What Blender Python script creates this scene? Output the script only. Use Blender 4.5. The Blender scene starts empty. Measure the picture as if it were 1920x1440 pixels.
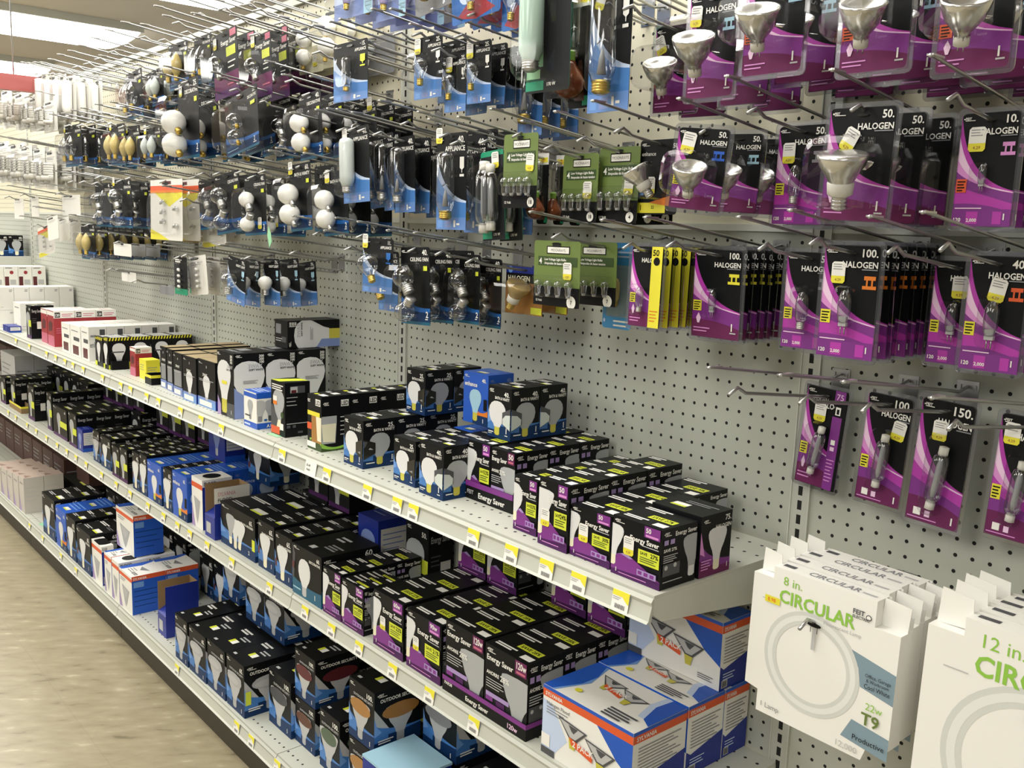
import bpy, math, random, re
from mathutils import Matrix, Vector
from mathutils.geometry import tessellate_polygon
random.seed(7)
S = bpy.context.scene
COL = S.collection
# ------------------------------------------------------------------ camera
CAM = Vector((0.85587, -1.40197, 1.47789))
YAW, PITCH, ROLL, FPX = -0.85918, -0.15921, 0.03327, 1760.79
_f = Vector((math.sin(YAW)*math.cos(PITCH), math.cos(YAW)*math.cos(PITCH), math.sin(PITCH)))
_r0 = Vector((math.cos(YAW), -math.sin(YAW), 0)); _u0 = _r0.cross(_f)
_r = math.cos(ROLL)*_r0 + math.sin(ROLL)*_u0
_u = -math.sin(ROLL)*_r0 + math.cos(ROLL)*_u0
cd = bpy.data.cameras.new('camera'); cam = bpy.data.objects.new('camera', cd); COL.objects.link(cam)
m = Matrix((( _r.x, _u.x, -_f.x, CAM.x), (_r.y, _u.y, -_f.y, CAM.y), (_r.z, _u.z, -_f.z, CAM.z), (0, 0, 0, 1)))
cam.matrix_world = m
cd.sensor_fit = 'HORIZONTAL'; cd.sensor_width = 36.0; cd.lens = FPX/1920*36.0
cd.clip_start = 0.02; cd.clip_end = 60
S.camera = cam
S.view_settings.view_transform = 'Standard'; S.view_settings.look = 'None'
S.view_settings.gamma = 1.0; S.view_settings.use_curve_mapping = False
S.view_settings.exposure = 0.68
S.cycles.transparent_max_bounces = 24
S.cycles.max_bounces = 6; S.cycles.diffuse_bounces = 3; S.cycles.glossy_bounces = 2; S.cycles.transmission_bounces = 2
S.cycles.caustics_reflective = False; S.cycles.caustics_refractive = False
# even ambient fill, added in place of bounce from the unbuilt shop
W = bpy.data.worlds.new('world'); S.world = W; W.use_nodes = True
W.node_tree.nodes['Background'].inputs[0].default_value = (1.0, 0.97, 0.90, 1)
W.node_tree.nodes['Background'].inputs[1].default_value = 0.20
LAMP = 7.0          # emission of the fluorescent diffusers

# ------------------------------------------------------------------ geometry of the place
SEC = 1.2192                      # one gondola section
Z_TOP, Z_MID, Z_BASE = 0.955, 0.556, 0.128
D_TOP, D_MID, D_BASE = 0.371, 0.325, 0.371
H_WALL = 2.122
SEAM = 1.495
ROW0 = 1.2240                     # height of one row of peg holes
CEIL = 2.80

def ray(px, py): return _f + (px-960)/FPX*_r + (720-py)/FPX*_u
def atY(px, py, Y):
    d = ray(px, py); return CAM + d*((Y-CAM.y)/d.y)
def atZ(px, py, Z):
    d = ray(px, py); return CAM + d*((Z-CAM.z)/d.z)
def pj(P):
    d = Vector(P)-CAM; z = d.dot(_f); return 960+FPX*d.dot(_r)/z, 720-FPX*d.dot(_u)/z
def y_for_px(x, z, px):           # depth at which a point of the vertical plane x = const shows at column px
    lo, hi = -0.6, 0.6
    for _ in range(40):
        md = (lo+hi)/2
        if pj((x, md, z))[0] < px: lo = md
        else: hi = md
    return (lo+hi)/2

# ------------------------------------------------------------------ materials
def lin(h):
    h = h.lstrip('#'); c = [int(h[i:i+2], 16)/255 for i in (0, 2, 4)]
    return tuple(x/12.92 if x <= .04045 else ((x+.055)/1.055)**2.4 for x in c) + (1,)
MATS = {}
def mat(name, hexc, rough=.45, metal=0.0, noise=0.0, nscale=30.0, spec=.5, emit=0.0):
    m = bpy.data.materials.new(name); m.use_nodes = True
    nt = m.node_tree; b = nt.nodes['Principled BSDF']
    c = lin(hexc)
    b.inputs['Base Color'].default_value = c; b.inputs['Roughness'].default_value = rough
    b.inputs['Metallic'].default_value = metal; b.inputs['Specular IOR Level'].default_value = spec
    if emit:
        b.inputs['Emission Color'].default_value = c; b.inputs['Emission Strength'].default_value = emit
    if noise:
        tc = nt.nodes.new('ShaderNodeTexCoord'); n = nt.nodes.new('ShaderNodeTexNoise'); n.inputs['Scale'].default_value = nscale
        mx = nt.nodes.new('ShaderNodeMix'); mx.data_type = 'RGBA'
        mx.inputs[6].default_value = tuple(x*(1-noise) for x in c[:3])+(1,); mx.inputs[7].default_value = tuple(min(1, x*(1+noise)) for x in c[:3])+(1,)
        nt.links.new(tc.outputs['Object'], n.inputs['Vector']); nt.links.new(n.outputs['Fac'], mx.inputs[0])
        nt.links.new(mx.outputs[2], b.inputs['Base Color'])
    MATS[name] = m
    return m
for n, h, ro in (('black', '101113', .42), ('ink', '0b0b0d', .5), ('char', '222325', .45), ('white', 'eceae4', .5), ('paper', 'e2dfd8', .6),
                 ('lgrey', 'b9b9b9', .5), ('grey', '86878a', .5), ('dgrey', '4c4d50', .5), ('purple', '7c2f86', .42), ('dpurple', '4d2358', .42),
                 ('magenta', 'b23aa8', .4), ('pink', 'd98fd0', .4), ('palepink', 'ecc9e6', .4), ('lilac', 'a78fc4', .42), ('plum', '6a2a55', .42),
                 ('yellow', 'e4da3a', .45), ('acid', 'd3dc3c', .45), ('orange', 'e07b22', .45), ('redor', 'dc5a2c', .45), ('red', '9c2f36', .45),
                 ('blue', '1f62ae', .42), ('navy', '14325c', .42), ('dblue', '1d2f8c', .42), ('teal', '125a78', .42), ('sky', '6f9ad8', .42), ('paleblue', 'c3d2ee', .42),
                 ('cobalt', '1f57bd', .42), ('lilacblue', '7d8fc4', .45), ('slate', '8096a3', .5), ('green', '66793a', .5), ('lime', '8fc14a', .5), ('dgreen', '33491c', .5),
                 ('mint', '9ecfa6', .7), ('emerald', '17906b', .5), ('tan', 'a3916e', .7), ('kraft', '8d7350', .8), ('brown', '5b3320', .4), ('amber', 'a5753a', .3),
                 ('maroon', '5a2026', .4), ('bluecard', '3f8fc9', .45), ('greenlens', '4d5f49', .3), ('bulbwhite', 'dcdcdc', .4), ('bulbgrey', 'a9abad', .4),
                 ('cream', 'e9e3c6', .5), ('basegold', 'c9c04a', .4), ('film', '2b2a26', .12), ('ltblue', '9fc6da', .45), ('rose', 'c4667e', .45), ('boxgrey', 'c6bfb8', .55), ('boxtan', 'b8a498', .6), ('brownmark', '8d7468', .6), ('boxbrown', '4a2f28', .6), ('midblue', '4379bd', .42), ('footblue', '6288c6', .42)):
    mat(n, h, ro, spec=.18 if n in ('black', 'ink', 'char', 'dpurple', 'plum', 'navy') else .45)
mat('steel', 'b4b4b2', .28, .9, .06, 60); mat('brass', 'd8b860', .3, .85, .05, 60); mat('alu', 'c8c6c2', .3, .85, .04, 80)
mat('shelf_paint', 'c6c7bd', .45, 0, .03, 6); mat('rail', 'babbb0', .4, 0, .03, 9); mat('kick', '332d22', .55, 0, .10, 5)
mat('reflector', 'cfcdc8', .2, .8, .05, 60); mat('glass_white', 'f2f0ea', .18, 0, .01, 20); mat('frost', 'cfd6d2', .25, 0, .02, 20); mat('porcelain', 'dedbd2', .4, 0, .02, 20)
mat('goldglass', 'b49a66', .25, .2, .08, 30); mat('brownglass', '70391c', .15, .1, .15, 20); mat('amberglass', 'cdb878', .2, 0, .08, 20)
mat('tape', '96cfa4', .8, 0, .12, 40); mat('red_sign', 'a0504c', .35, 0, .05, 3)

def clear(name, tint, gloss, rough=.06, base=.018, power=3.2):
    m = bpy.data.materials.new(name); m.use_nodes = True; nt = m.node_tree; nt.nodes.clear()
    o = nt.nodes.new('ShaderNodeOutputMaterial'); mx = nt.nodes.new('ShaderNodeMixShader')
    t = nt.nodes.new('ShaderNodeBsdfTransparent'); g = nt.nodes.new('ShaderNodeBsdfGlossy'); fr = nt.nodes.new('ShaderNodeLayerWeight'); pw = nt.nodes.new('ShaderNodeMath'); pw.operation = 'POWER'; pw.inputs[1].default_value = power
    t.inputs[0].default_value = tint; g.inputs['Roughness'].default_value = rough; fr.inputs[0].default_value = .5
    ma = nt.nodes.new('ShaderNodeMath'); ma.operation = 'MULTIPLY_ADD'; ma.inputs[1].default_value = gloss; ma.inputs[2].default_value = base; ma.use_clamp = True
    nt.links.new(fr.outputs['Facing'], pw.inputs[0]); nt.links.new(pw.outputs[0], ma.inputs[0]); nt.links.new(ma.outputs[0], mx.inputs[0])
    nt.links.new(t.outputs[0], mx.inputs[1]); nt.links.new(g.outputs[0], mx.inputs[2]); nt.links.new(mx.outputs[0], o.inputs[0])
    MATS[name] = m
clear('blister', (.95, .95, .95, 1), .55)
clear('rim', (.86, .86, .88, 1), .7, .18, .12, 2.0)
clear('clearglass', (.84, .85, .86, 1), 1.0, .05, .10, 2.0)

def emission(name, col, s):
    m = bpy.data.materials.new(name); m.use_nodes = True; nt = m.node_tree; nt.nodes.clear()
    o = nt.nodes.new('ShaderNodeOutputMaterial'); e = nt.nodes.new('ShaderNodeEmission')
    e.inputs[0].default_value = col; e.inputs[1].default_value = s; nt.links.new(e.outputs[0], o.inputs[0]); MATS[name] = m
emission('diffuser', (1.0, .985, .92, 1), LAMP)

def nodes(m):
    nt = m.node_tree
    def N(t, **k):
        n = nt.nodes.new(t)
        for a, v in k.items(): setattr(n, a, v)
        return n
    def M(op, a, b=None):
        n = N('ShaderNodeMath', operation=op)
        for i, v in enumerate((a, b)):
            if v is None: continue
            if isinstance(v, (int, float)): n.inputs[i].default_value = v
            else: nt.links.new(v, n.inputs[i])
        return n.outputs[0]
    return nt, N, M
def holes(name, hexc, ax, ox, az, oz, pitchx=.0254, pitchz=.0254, r=.0031, rough=.5, rect=None, span=None):
    """painted steel or board pierced by a regular grid of holes (object coordinates)"""
    m = mat(name, hexc, rough, 0, .035, 5); nt, N, M = nodes(m)
    b = nt.nodes['Principled BSDF']; src = b.inputs['Base Color'].links[0].from_socket
    tc = N('ShaderNodeTexCoord'); sp = N('ShaderNodeSeparateXYZ'); nt.links.new(tc.outputs['Object'], sp.inputs[0])
    def cell(axis, off, p):
        v = M('DIVIDE', M('SUBTRACT', sp.outputs[axis], off), p)
        return M('MULTIPLY', M('SUBTRACT', v, M('ROUND', v)), p)
    a, c = cell(ax, ox, pitchx), cell(az, oz, pitchz)
    if rect:
        ins = M('MULTIPLY', M('LESS_THAN', M('ABSOLUTE', a), rect[0]), M('LESS_THAN', M('ABSOLUTE', c), rect[1]))
    else:
        ins = M('LESS_THAN', M('SQRT', M('ADD', M('MULTIPLY', a, a), M('MULTIPLY', c, c))), r)
    if span:
        x = sp.outputs[ax]; ins = M('MULTIPLY', ins, M('MULTIPLY', M('GREATER_THAN', x, span[0]), M('LESS_THAN', x, span[1])))
    mx = N('ShaderNodeMix', data_type='RGBA'); nt.links.new(ins, mx.inputs[0]); nt.links.new(src, mx.inputs[6])
    mx.inputs[7].default_value = (.012, .012, .011, 1); nt.links.new(mx.outputs[2], b.inputs['Base Color'])
    rg = M('MULTIPLY_ADD', ins, .5); nt.links.new(rg, b.inputs['Roughness']); rg.node.inputs[2].default_value = rough
    return m
holes('peg_lower', 'b4b6ab', 0, 1.5*.0254, 2, ROW0, span=(.025, SEC-.025))
holes('peg_upper', 'd3cdb6', 0, 1.5*.0254, 2, ROW0, span=(.025, SEC-.025))
holes('slotted', 'b8b9af', 0, 0, 2, ROW0+.0127, pitchx=10, rect=(.0042, .0082))
holes('perforated', 'c4c5ba', 0, .03, 1, .012, pitchx=.0254, pitchz=.0508, r=.0032, rough=.42)

def floor_mat():
    m = mat('floor_tile', 'b3a78a', .32); nt, N, M = nodes(m); b = nt.nodes['Principled BSDF']
    tc = N('ShaderNodeTexCoord'); mp = N('ShaderNodeMapping'); nt.links.new(tc.outputs['Object'], mp.inputs[0])
    mp.vector_type = 'TEXTURE'; mp.inputs['Scale'].default_value = (1.0, .36, 1); mp.inputs['Rotation'].default_value = (0, 0, .95)
    n1 = N('ShaderNodeTexNoise'); n1.inputs['Scale'].default_value = 11.0; n1.inputs['Detail'].default_value = 5; nt.links.new(mp.outputs[0], n1.inputs[0])
    cr = N('ShaderNodeValToRGB'); e = cr.color_ramp.elements
    e[0].position = .27; e[0].color = lin('6e6550'); e[1].position = .74; e[1].color = lin('b9b095')
    k = e.new(.37); k.color = lin('8f856b'); k = e.new(.63); k.color = lin('9c9278')
    nt.links.new(n1.outputs['Fac'], cr.inputs[0])
    sp = N('ShaderNodeSeparateXYZ'); nt.links.new(tc.outputs['Object'], sp.inputs[0])
    seams = None
    for ax, off in ((0, .12), (1, .05)):
        v = M('DIVIDE', M('ADD', sp.outputs[ax], off), .3048); d = M('ABSOLUTE', M('SUBTRACT', v, M('ROUND', v)))
        s = M('LESS_THAN', d, .004); seams = s if seams is None else M('MAXIMUM', seams, s)
    mx = N('ShaderNodeMix', data_type='RGBA'); nt.links.new(M('MULTIPLY', seams, .16), mx.inputs[0]); nt.links.new(cr.outputs[0], mx.inputs[6])
    mx.inputs[7].default_value = lin('5a5242'); nt.links.new(mx.outputs[2], b.inputs['Base Color'])
floor_mat()
def ceil_mat():
    m = mat('ceiling_paint', 'dfd5c6', .8, 0, .04, 2)
ceil_mat()
# ------------------------------------------------------------------ mesh building
class MB:
    def __init__(s): s.v, s.f, s.mi, s.sm, s.mats = [], [], [], [], []
    def mid(s, n):
        if n not in s.mats: s.mats.append(n)
        return s.mats.index(n)
    def add(s, vs, fs, mt, smooth=False):
        o = len(s.v); k = s.mid(mt); s.v += [tuple(p) for p in vs]
        for f in fs: s.f.append([i+o for i in f]); s.mi.append(k); s.sm.append(smooth)
    def box(s, x0, x1, y0, y1, z0, z1, mt):
        v = [(x, y, z) for x in (x0, x1) for y in (y0, y1) for z in (z0, z1)]
        s.add(v, [(0, 1, 3, 2), (4, 6, 7, 5), (0, 4, 5, 1), (2, 3, 7, 6), (0, 2, 6, 4), (1, 5, 7, 3)], mt)
    def tube(s, pts, r, mt, n=6):
        pts = [Vector(p) for p in pts]; rings = []
        for i, p in enumerate(pts):
            t = (pts[min(i+1, len(pts)-1)]-pts[max(i-1, 0)]).normalized()
            a = t.cross(Vector((1, 0, 0)));
            if a.length < .1: a = t.cross(Vector((0, 0, 1)))
            a.normalize(); b = t.cross(a)
            rings.append([p+r*(math.cos(2*math.pi*k/n)*a+math.sin(2*math.pi*k/n)*b) for k in range(n)])
        v = [q for R_ in rings for q in R_]; f = []
        for i in range(len(pts)-1):
            for k in range(n): f.append((i*n+k, i*n+(k+1) % n, (i+1)*n+(k+1) % n, (i+1)*n+k))
        f.append(tuple(range(n))[::-1]); f.append(tuple(range((len(pts)-1)*n, len(pts)*n)))
        s.add(v, f, mt, True)
    def lathe(s, prof, mt, n=14, axis='z'):
        v, f = [], []
        for r, z in prof:
            for k in range(n):
                a = 2*math.pi*k/n; v.append((r*math.cos(a), r*math.sin(a), z) if axis == 'z' else (r*math.cos(a), z, r*math.sin(a)))
        for i in range(len(prof)-1):
            for k in range(n): f.append((i*n+k, i*n+(k+1) % n, (i+1)*n+(k+1) % n, (i+1)*n+k))
        f.append(tuple(range(n))[::-1]); f.append(tuple(range((len(prof)-1)*n, len(prof)*n)))
        s.add(v, f, mt, True)
    def prism(s, poly, y0, y1, mt):          # outline in x-z, thickness along y
        n = len(poly); v = [(x, y0, z) for x, z in poly]+[(x, y1, z) for x, z in poly]
        tri = tessellate_polygon([[Vector((x, z, 0)) for x, z in poly]])
        f = [tuple(t) for t in tri]+[tuple(i+n for i in t)[::-1] for t in tri]
        f += [(i, (i+1) % n, n+(i+1) % n, n+i) for i in range(n)]
        s.add(v, f, mt)
    def ring_loft(s, rings, mt, cap=True):
        n = len(rings[0]); v = [p for r in rings for p in r]; f = []
        for i in range(len(rings)-1):
            for k in range(n): f.append((i*n+k, i*n+(k+1) % n, (i+1)*n+(k+1) % n, (i+1)*n+k))
        if cap: f.append(tuple(range((len(rings)-1)*n, len(rings)*n)))
        s.add(v, f, mt, False)
    def mesh(s, name):
        me = bpy.data.meshes.new(name); me.from_pydata(s.v, [], s.f)
        for n in s.mats: me.materials.append(MATS[n])
        me.polygons.foreach_set('material_index', s.mi); me.polygons.foreach_set('use_smooth', s.sm); me.update()
        return me
def link(name, me, parent=None, loc=(0, 0, 0), rot=(0, 0, 0), scale=(1, 1, 1)):
    o = bpy.data.objects.new(name, me); COL.objects.link(o); o.location = loc; o.rotation_euler = rot; o.scale = scale
    if parent: o.parent = parent
    return o
_NW = 'zero one two three four five six seven eight nine ten eleven twelve thirteen fourteen fifteen sixteen seventeen eighteen nineteen'.split()
_TW = 'x x twenty thirty forty fifty sixty seventy eighty ninety'.split()
def spell(mt):
    n = int(mt.group(0))
    if n < 20: return _NW[n]
    if n < 100: return _TW[n//10]+('-'+_NW[n % 10] if n % 10 else '')
    return _NW[n//100]+' hundred'+(' '+spell(re.match(r'\d+', str(n % 100))) if n % 100 else '')
def tag(o, label, cat=None, group=None, kind=None):
    if label: o['label'] = re.sub(r'\d+', spell, label)
    if cat: o['category'] = cat
    if group: o['group'] = group
    if kind: o['kind'] = kind
    return o
def copy_tree(o, parent=None):
    c = o.copy(); COL.objects.link(c)
    if parent: c.parent = parent
    for ch in o.children: copy_tree(ch, c)
    return c

# ------------------------------------------------------------------ printing on flat faces
_TX = {}
def text_mesh(t, bold=True):
    k = (t, bold)
    if k in _TX: return _TX[k]
    cu = bpy.data.curves.new('lettering', 'FONT'); cu.body = t; cu.size = 1.0; cu.resolution_u = 2; cu.fill_mode = 'BOTH'
    if bold: cu.offset = .022
    ob = bpy.data.objects.new('lettering', cu); COL.objects.link(ob)
    me = bpy.data.meshes.new_from_object(ob); bpy.data.objects.remove(ob); bpy.data.curves.remove(cu)
    vs = [(v.co.x, v.co.y) for v in me.vertices]; fs = [tuple(p.vertices) for p in me.polygons]; bpy.data.meshes.remove(me)
    if not vs: vs, fs = [(0, 0)], []
    x0 = min(p[0] for p in vs); x1 = max(p[0] for p in vs)
    H = .72
    _TX[k] = ([((x-x0)/H, y/H) for x, y in vs], fs, (x1-x0)/H)
    return _TX[k]
def clip(poly, w, h):
    for ax, lim, sg in ((0, 0, 1), (0, w, -1), (1, 0, 1), (1, h, -1)):
        out = []
        for i, p in enumerate(poly):
            q = poly[i-1]; dp, dq = (p[ax]-lim)*sg, (q[ax]-lim)*sg
            if (dp >= 0) != (dq >= 0):
                t = dq/(dq-dp); out.append((q[0]+(p[0]-q[0])*t, q[1]+(p[1]-q[1])*t))
            if dp >= 0: out.append(p)
        poly = out
        if len(poly) < 3: return []
    return poly
# half outlines of bulbs: (half width, height) from the tip down, unit total height
SIL = {'A': [(0, 1), (.12, .985), (.22, .93), (.28, .84), (.295, .73), (.27, .62), (.21, .5), (.15, .38), (.12, .26)],
       'G': [(0, 1), (.15, .985), (.27, .92), (.35, .82), (.38, .68), (.35, .53), (.27, .4), (.17, .32), (.13, .24)],
       'R': [(0, 1), (.2, .985), (.3, .94), (.33, .87), (.32, .78), (.25, .6), (.17, .46), (.13, .34), (.12, .24)],
       'P': [(0, 1), (.3, .985), (.42, .95), (.44, .9), (.4, .78), (.3, .56), (.2, .42), (.16, .34), (.13, .24)],
       'E': [(0, 1), (.16, .97), (.26, .88), (.31, .74), (.31, .6), (.26, .46), (.17, .34), (.11, .24)],
       'T': [(0, 1), (.1, .985), (.14, .95), (.15, .9), (.15, .34), (.13, .28), (.11, .22)]}
def sil(kind, z0=None):
    s = SIL[kind]; zb = s[-1][1]
    return [(x, z) for x, z in s]+[(-x, z) for x, z in reversed(s) if x > 0], [(.11, zb), (.11, .04), (.06, 0), (-.06, 0), (-.11, .04), (-.11, zb)]
def swoosh(pts_top, drop=0):
    """area under a curve given by (u, v) points, down to v = drop"""
    c = []
    for i in range(len(pts_top)-1):
        c.append(pts_top[i])
    c.append(pts_top[-1])
    return c+[(c[-1][0], drop), (c[0][0], drop)]
def curve(p0, p1, p2, n=9):
    return [((1-t)**2*p0[0]+2*t*(1-t)*p1[0]+t*t*p2[0], (1-t)**2*p0[1]+2*t*(1-t)*p1[1]+t*t*p2[1]) for t in (i/n for i in range(n+1))]
def face(mb, O, U, V, w, h, layers, e0=.0003):
    O, U, V = Vector(O), Vector(U), Vector(V); N = U.cross(V)
    def put(vs, fs, mt, k): mb.add([O+U*x+V*y+N*(e0+.00013*k) for x, y in vs], fs, mt)
    def poly(p, mt, k):
        p = clip(p, w, h)
        if len(p) < 3: return
        tri = tessellate_polygon([[Vector((x, y, 0)) for x, y in p]])
        put(p, [tuple(t) if (p[t[1]][0]-p[t[0]][0])*(p[t[2]][1]-p[t[0]][1])-(p[t[1]][1]-p[t[0]][1])*(p[t[2]][0]-p[t[0]][0]) > 0 else tuple(t)[::-1] for t in tri], mt, k)
    for k, L in enumerate(layers):
        t = L[0]
        if t == 'r': poly([(L[1]*w, L[2]*h), (L[3]*w, L[2]*h), (L[3]*w, L[4]*h), (L[1]*w, L[4]*h)], L[5], k)
        elif t == 'p': poly([(a*w, b*h) for a, b in L[1]], L[2], k)
        elif t == 'c': poly([(L[1]*w+L[3]*w*math.cos(a), L[2]*h+L[4]*w*math.sin(a)) for a in (2*math.pi*i/18 for i in range(18))], L[5], k)
        elif t == 'b':                       # ('b', kind, cx, bottom, height, colour, base colour, angle)
            g, bs = sil(L[1]); sc = L[4]*h; a = math.radians(L[7]) if len(L) > 7 else 0
            T = lambda p: [(L[2]*w+(x*math.cos(a)-z*math.sin(a))*sc, L[3]*h+(x*math.sin(a)+z*math.cos(a))*sc) for x, z in p]
            poly(T(bs), L[6], k); poly(T(g), L[5], k)
        elif t == 't':                       # ('t', text, x, y, height, colour, align, max width, bold)
            al = L[6] if len(L) > 6 else 'l'; mw = L[7] if len(L) > 7 else 1; bold = L[8] if len(L) > 8 else True
            vs, fs, tw = text_mesh(L[1], bold); sc = L[4]*h; sx = min(sc, mw*w/max(tw, .01))
            x0 = L[2]*w-(tw*sx if al == 'r' else tw*sx/2 if al == 'c' else 0)
            put([(x0+x*sx, L[3]*h+y*sc) for x, y in vs], fs, L[5], k)
        elif t == 'ring':
            q = [2*math.pi*i/44 for i in range(45)]; P = lambda r_, a: (L[1]*w+r_*w*math.cos(a), L[2]*h+r_*w*math.sin(a))
            for a, b in zip(q, q[1:]): put([P(L[3], a), P(L[4], a), P(L[4], b), P(L[3], b)], [(0, 1, 2, 3)], L[5], k)
        elif t == 'lines':                   # fine print: ('lines', x0, x1, y_top, n, pitch, height, colour)
            for i in range(L[4]):
                y = L[3]-i*L[5]; ln = (1, .82, .93, .7, .88)[i % 5]
                poly([(L[1]*w, y*h), ((L[1]+(L[2]-L[1])*ln)*w, y*h), ((L[1]+(L[2]-L[1])*ln)*w, (y+L[6])*h), (L[1]*w, (y+L[6])*h)], L[7], k)
        elif t == 'bars':
            x = L[1]; i = 0
            while x < L[3]:
                bw = (.5, 1, .6, 1.4, .4)[i % 5]*(L[3]-L[1])/26
                poly([(x*w, L[2]*h), (x*w+bw*w, L[2]*h), (x*w+bw*w, L[4]*h), (x*w, L[4]*h)], L[5], k); x += bw*2; i += 1
# ------------------------------------------------------------------ cartons
LOGO = lambda x, y, h, c='white': [('c', x+.012, y+h*.5, .012, .012, c), ('t', 'FEIT', x+.03, y+h*.28, h*.62, c, 'l', .2), ('r', x+.03, y, x+.2, y+h*.16, c)]
def blue_foot(top=.30, a='midblue', b='navy', c='sky'):
    return [('p', swoosh(curve((0, top+.16), (.35, top-.02), (1, top))), a), ('p', swoosh(curve((.30, top-.05), (.6, top-.06), (1, top-.02))), b), ('p', swoosh(curve((0, top-.14), (.5, top-.14), (1, top-.20))), b), ('p', [(0, top+.30), (.06, top+.12), (.16, top+.02), (0, top-.04)], c)]
def st_vanity(watt, glass='dark'):
    f = blue_foot()+[('b', 'G', .42, .06, .66, 'bulbwhite', 'basegold')]+LOGO(.06, .88, .07)
    f += [('t', watt+'.', .93, .83, .09, 'white', 'r'), ('t', 'BATH & VANITY', .94, .755, .055, 'white', 'r', .62), ('t', '1', .84, .13, .11, 'white', 'c'), ('r', .78, .08, .9, .095, 'white'), ('r', .06, .1, .28, .12, 'white'), ('r', .06, .07, .22, .08, 'white')]
    r = blue_foot()+[('b', 'G', .50, .06, .66, 'bulbgrey', 'basegold')]+LOGO(.06, .88, .07)
    r += [('t', watt+'.', .93, .83, .09, 'white', 'r'), ('t', 'BATH & VANITY', .95, .755, .06, 'white', 'r', .64), ('t', '1', .88, .13, .11, 'white', 'c'), ('r', .82, .08, .94, .095, 'white'), ('r', .08, .1, .34, .12, 'white')]
    in_ = 'film' if glass == 'dark' else 'dgrey'
    f += [('p', [(1, .62), (.66, .52), (.66, .30), (1, .19)], in_)]; r += [('p', [(0, .62), (.36, .52), (.36, .30), (0, .19)], in_)]
    if glass != 'dark':
        f += [('p', [(1, .5), (.8, .48), (.68, .40), (.69, .30), (.85, .25), (1, .2)], 'frost')]; r += [('p', [(0, .5), (.2, .48), (.34, .40), (.33, .30), (.18, .25), (0, .2)], 'frost')]
    else: f += [('p', [(.9, .30), (.75, .33), (.9, .36)], 'grey')]; r += [('p', [(.15, .40), (.2, .43), (.3, .38)], 'lgrey'), ('p', [(0, .58), (.12, .56), (.05, .46), (0, .44)], 'dgrey')]
    t = [('lines', .1, .6, .78, 3, .08, .045, 'white'), ('lines', .1, .5, .36, 2, .08, .035, 'lgrey'), ('r', .62, .3, .9, .52, 'white'), ('r', .62, .3, .9, .37, 'acid')]
    return 'black', f, r, t
def st_saver(watt, pct, kind='P', es=False):
    word = 'AHORRE' if es else 'SAVE'
    foot = [('p', [(0, 0), (1, 0), (1, .13), (.45, .36), (.30, .42), (.12, .36), (0, .30)], 'purple'), ('p', [(0, 0), (1, 0), (1, .13), (0, .09)], 'dpurple'), ('p', [(.12, .36), (.30, .42), (.45, .36), (.38, .34), (.2, .38)], 'lilac')]
    if es:
        f = [('r', 0, 0, 1, .3, 'char'), ('b', kind, .78, .02, .72, 'bulbgrey', 'bulbwhite')]+LOGO(.05, .90, .06)+[('t', 'Energy Saver', .05, .79, .075, 'white', 'l', .62), ('t', word, .05, .60, .05, 'white', 'l', .3), ('t', pct+'%', .38, .585, .075, 'white', 'l', .24), ('lines', .05, .5, .53, 4, .035, .012, 'lgrey'), ('r', .05, .3, .6, .36, 'lilac'), ('r', .05, .24, .22, .3, 'purple'), ('r', .3, .22, .5, .29, 'dpurple'), ('r', .72, .80, .98, .99, 'plum'), ('t', watt, .75, .88, .09, 'white', 'l', .22), ('r', .75, .82, .95, .85, 'rose')]
    else:
        f = [('b', kind, .02, .16, .70, 'bulbwhite', 'cream')]+foot+[('b', kind, .02, .16, .70, 'bulbwhite', 'cream')]+LOGO(.05, .90, .06)
        f += [('r', .66, .80, .97, .985, 'purple'), ('t', watt, .69, .88, .08, 'white', 'l', .25), ('r', .69, .815, .94, .85, 'pink'), ('t', 'Energy Saver', .96, .68, .085, 'white', 'r', .62), ('r', .62, .64, .96, .655, 'lgrey'),
              ('r', .56, .34, .98, .58, 'acid'), ('t', 'SAVE', .6, .50, .05, 'ink', 'l', .16), ('t', pct+'%', .96, .49, .07, 'ink', 'r', .2), ('lines', .60, .94, .45, 3, .035, .014, 'dgreen'), ('t', '1', .12, .07, .07, 'white'), ('lines', .18, .75, .06, 1, .04, .012, 'pink'), ('r', .56, .14, .94, .24, 'lilac'), ('r', .58, .16, .66, .22, 'purple'), ('r', .70, .16, .78, .22, 'purple'), ('r', .82, .16, .9, .22, 'purple')]
    r = [('b', kind, .88, .10, .72, 'bulbgrey', 'bulbwhite')]+LOGO(.05, .88, .07)+[('t', 'Energy Saver', .98, .86, .075, 'white', 'r', .62), ('t', word+' '+pct+'%', .05, .62, .055, 'white', 'l', .45), ('lines', .05, .45, .55, 4, .035, .015, 'lgrey'), ('r', .05, .74, .17, .82, 'lilac'), ('r', .22, .74, .34, .82, 'lilac'), ('r', .04, .22, .52, .42, 'dgrey'), ('c', .13, .36, .045, .045, 'lgrey'), ('c', .38, .38, .045, .045, 'lgrey'), ('lines', .05, .6, .12, 1, .03, .014, 'lgrey')]
    t = [('lines', .06, .74, .90, 2, .09, .05, 'white'), ('t', word+' '+pct+'%', .47, .42, .12, 'ink', 'l', .4)]
    t = [('lines', .06, .56, .90, 2, .09, .05, 'white'), ('r', .42, .38, .92, .58, 'acid'), ('t', 'SAVE '+pct+'%', .46, .43, .11, 'ink', 'l', .42), ('lines', .1, .55, .22, 2, .08, .05, 'white'), ('r', .72, .08, .95, .26, 'white')]
    return 'black', f, r, t
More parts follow.
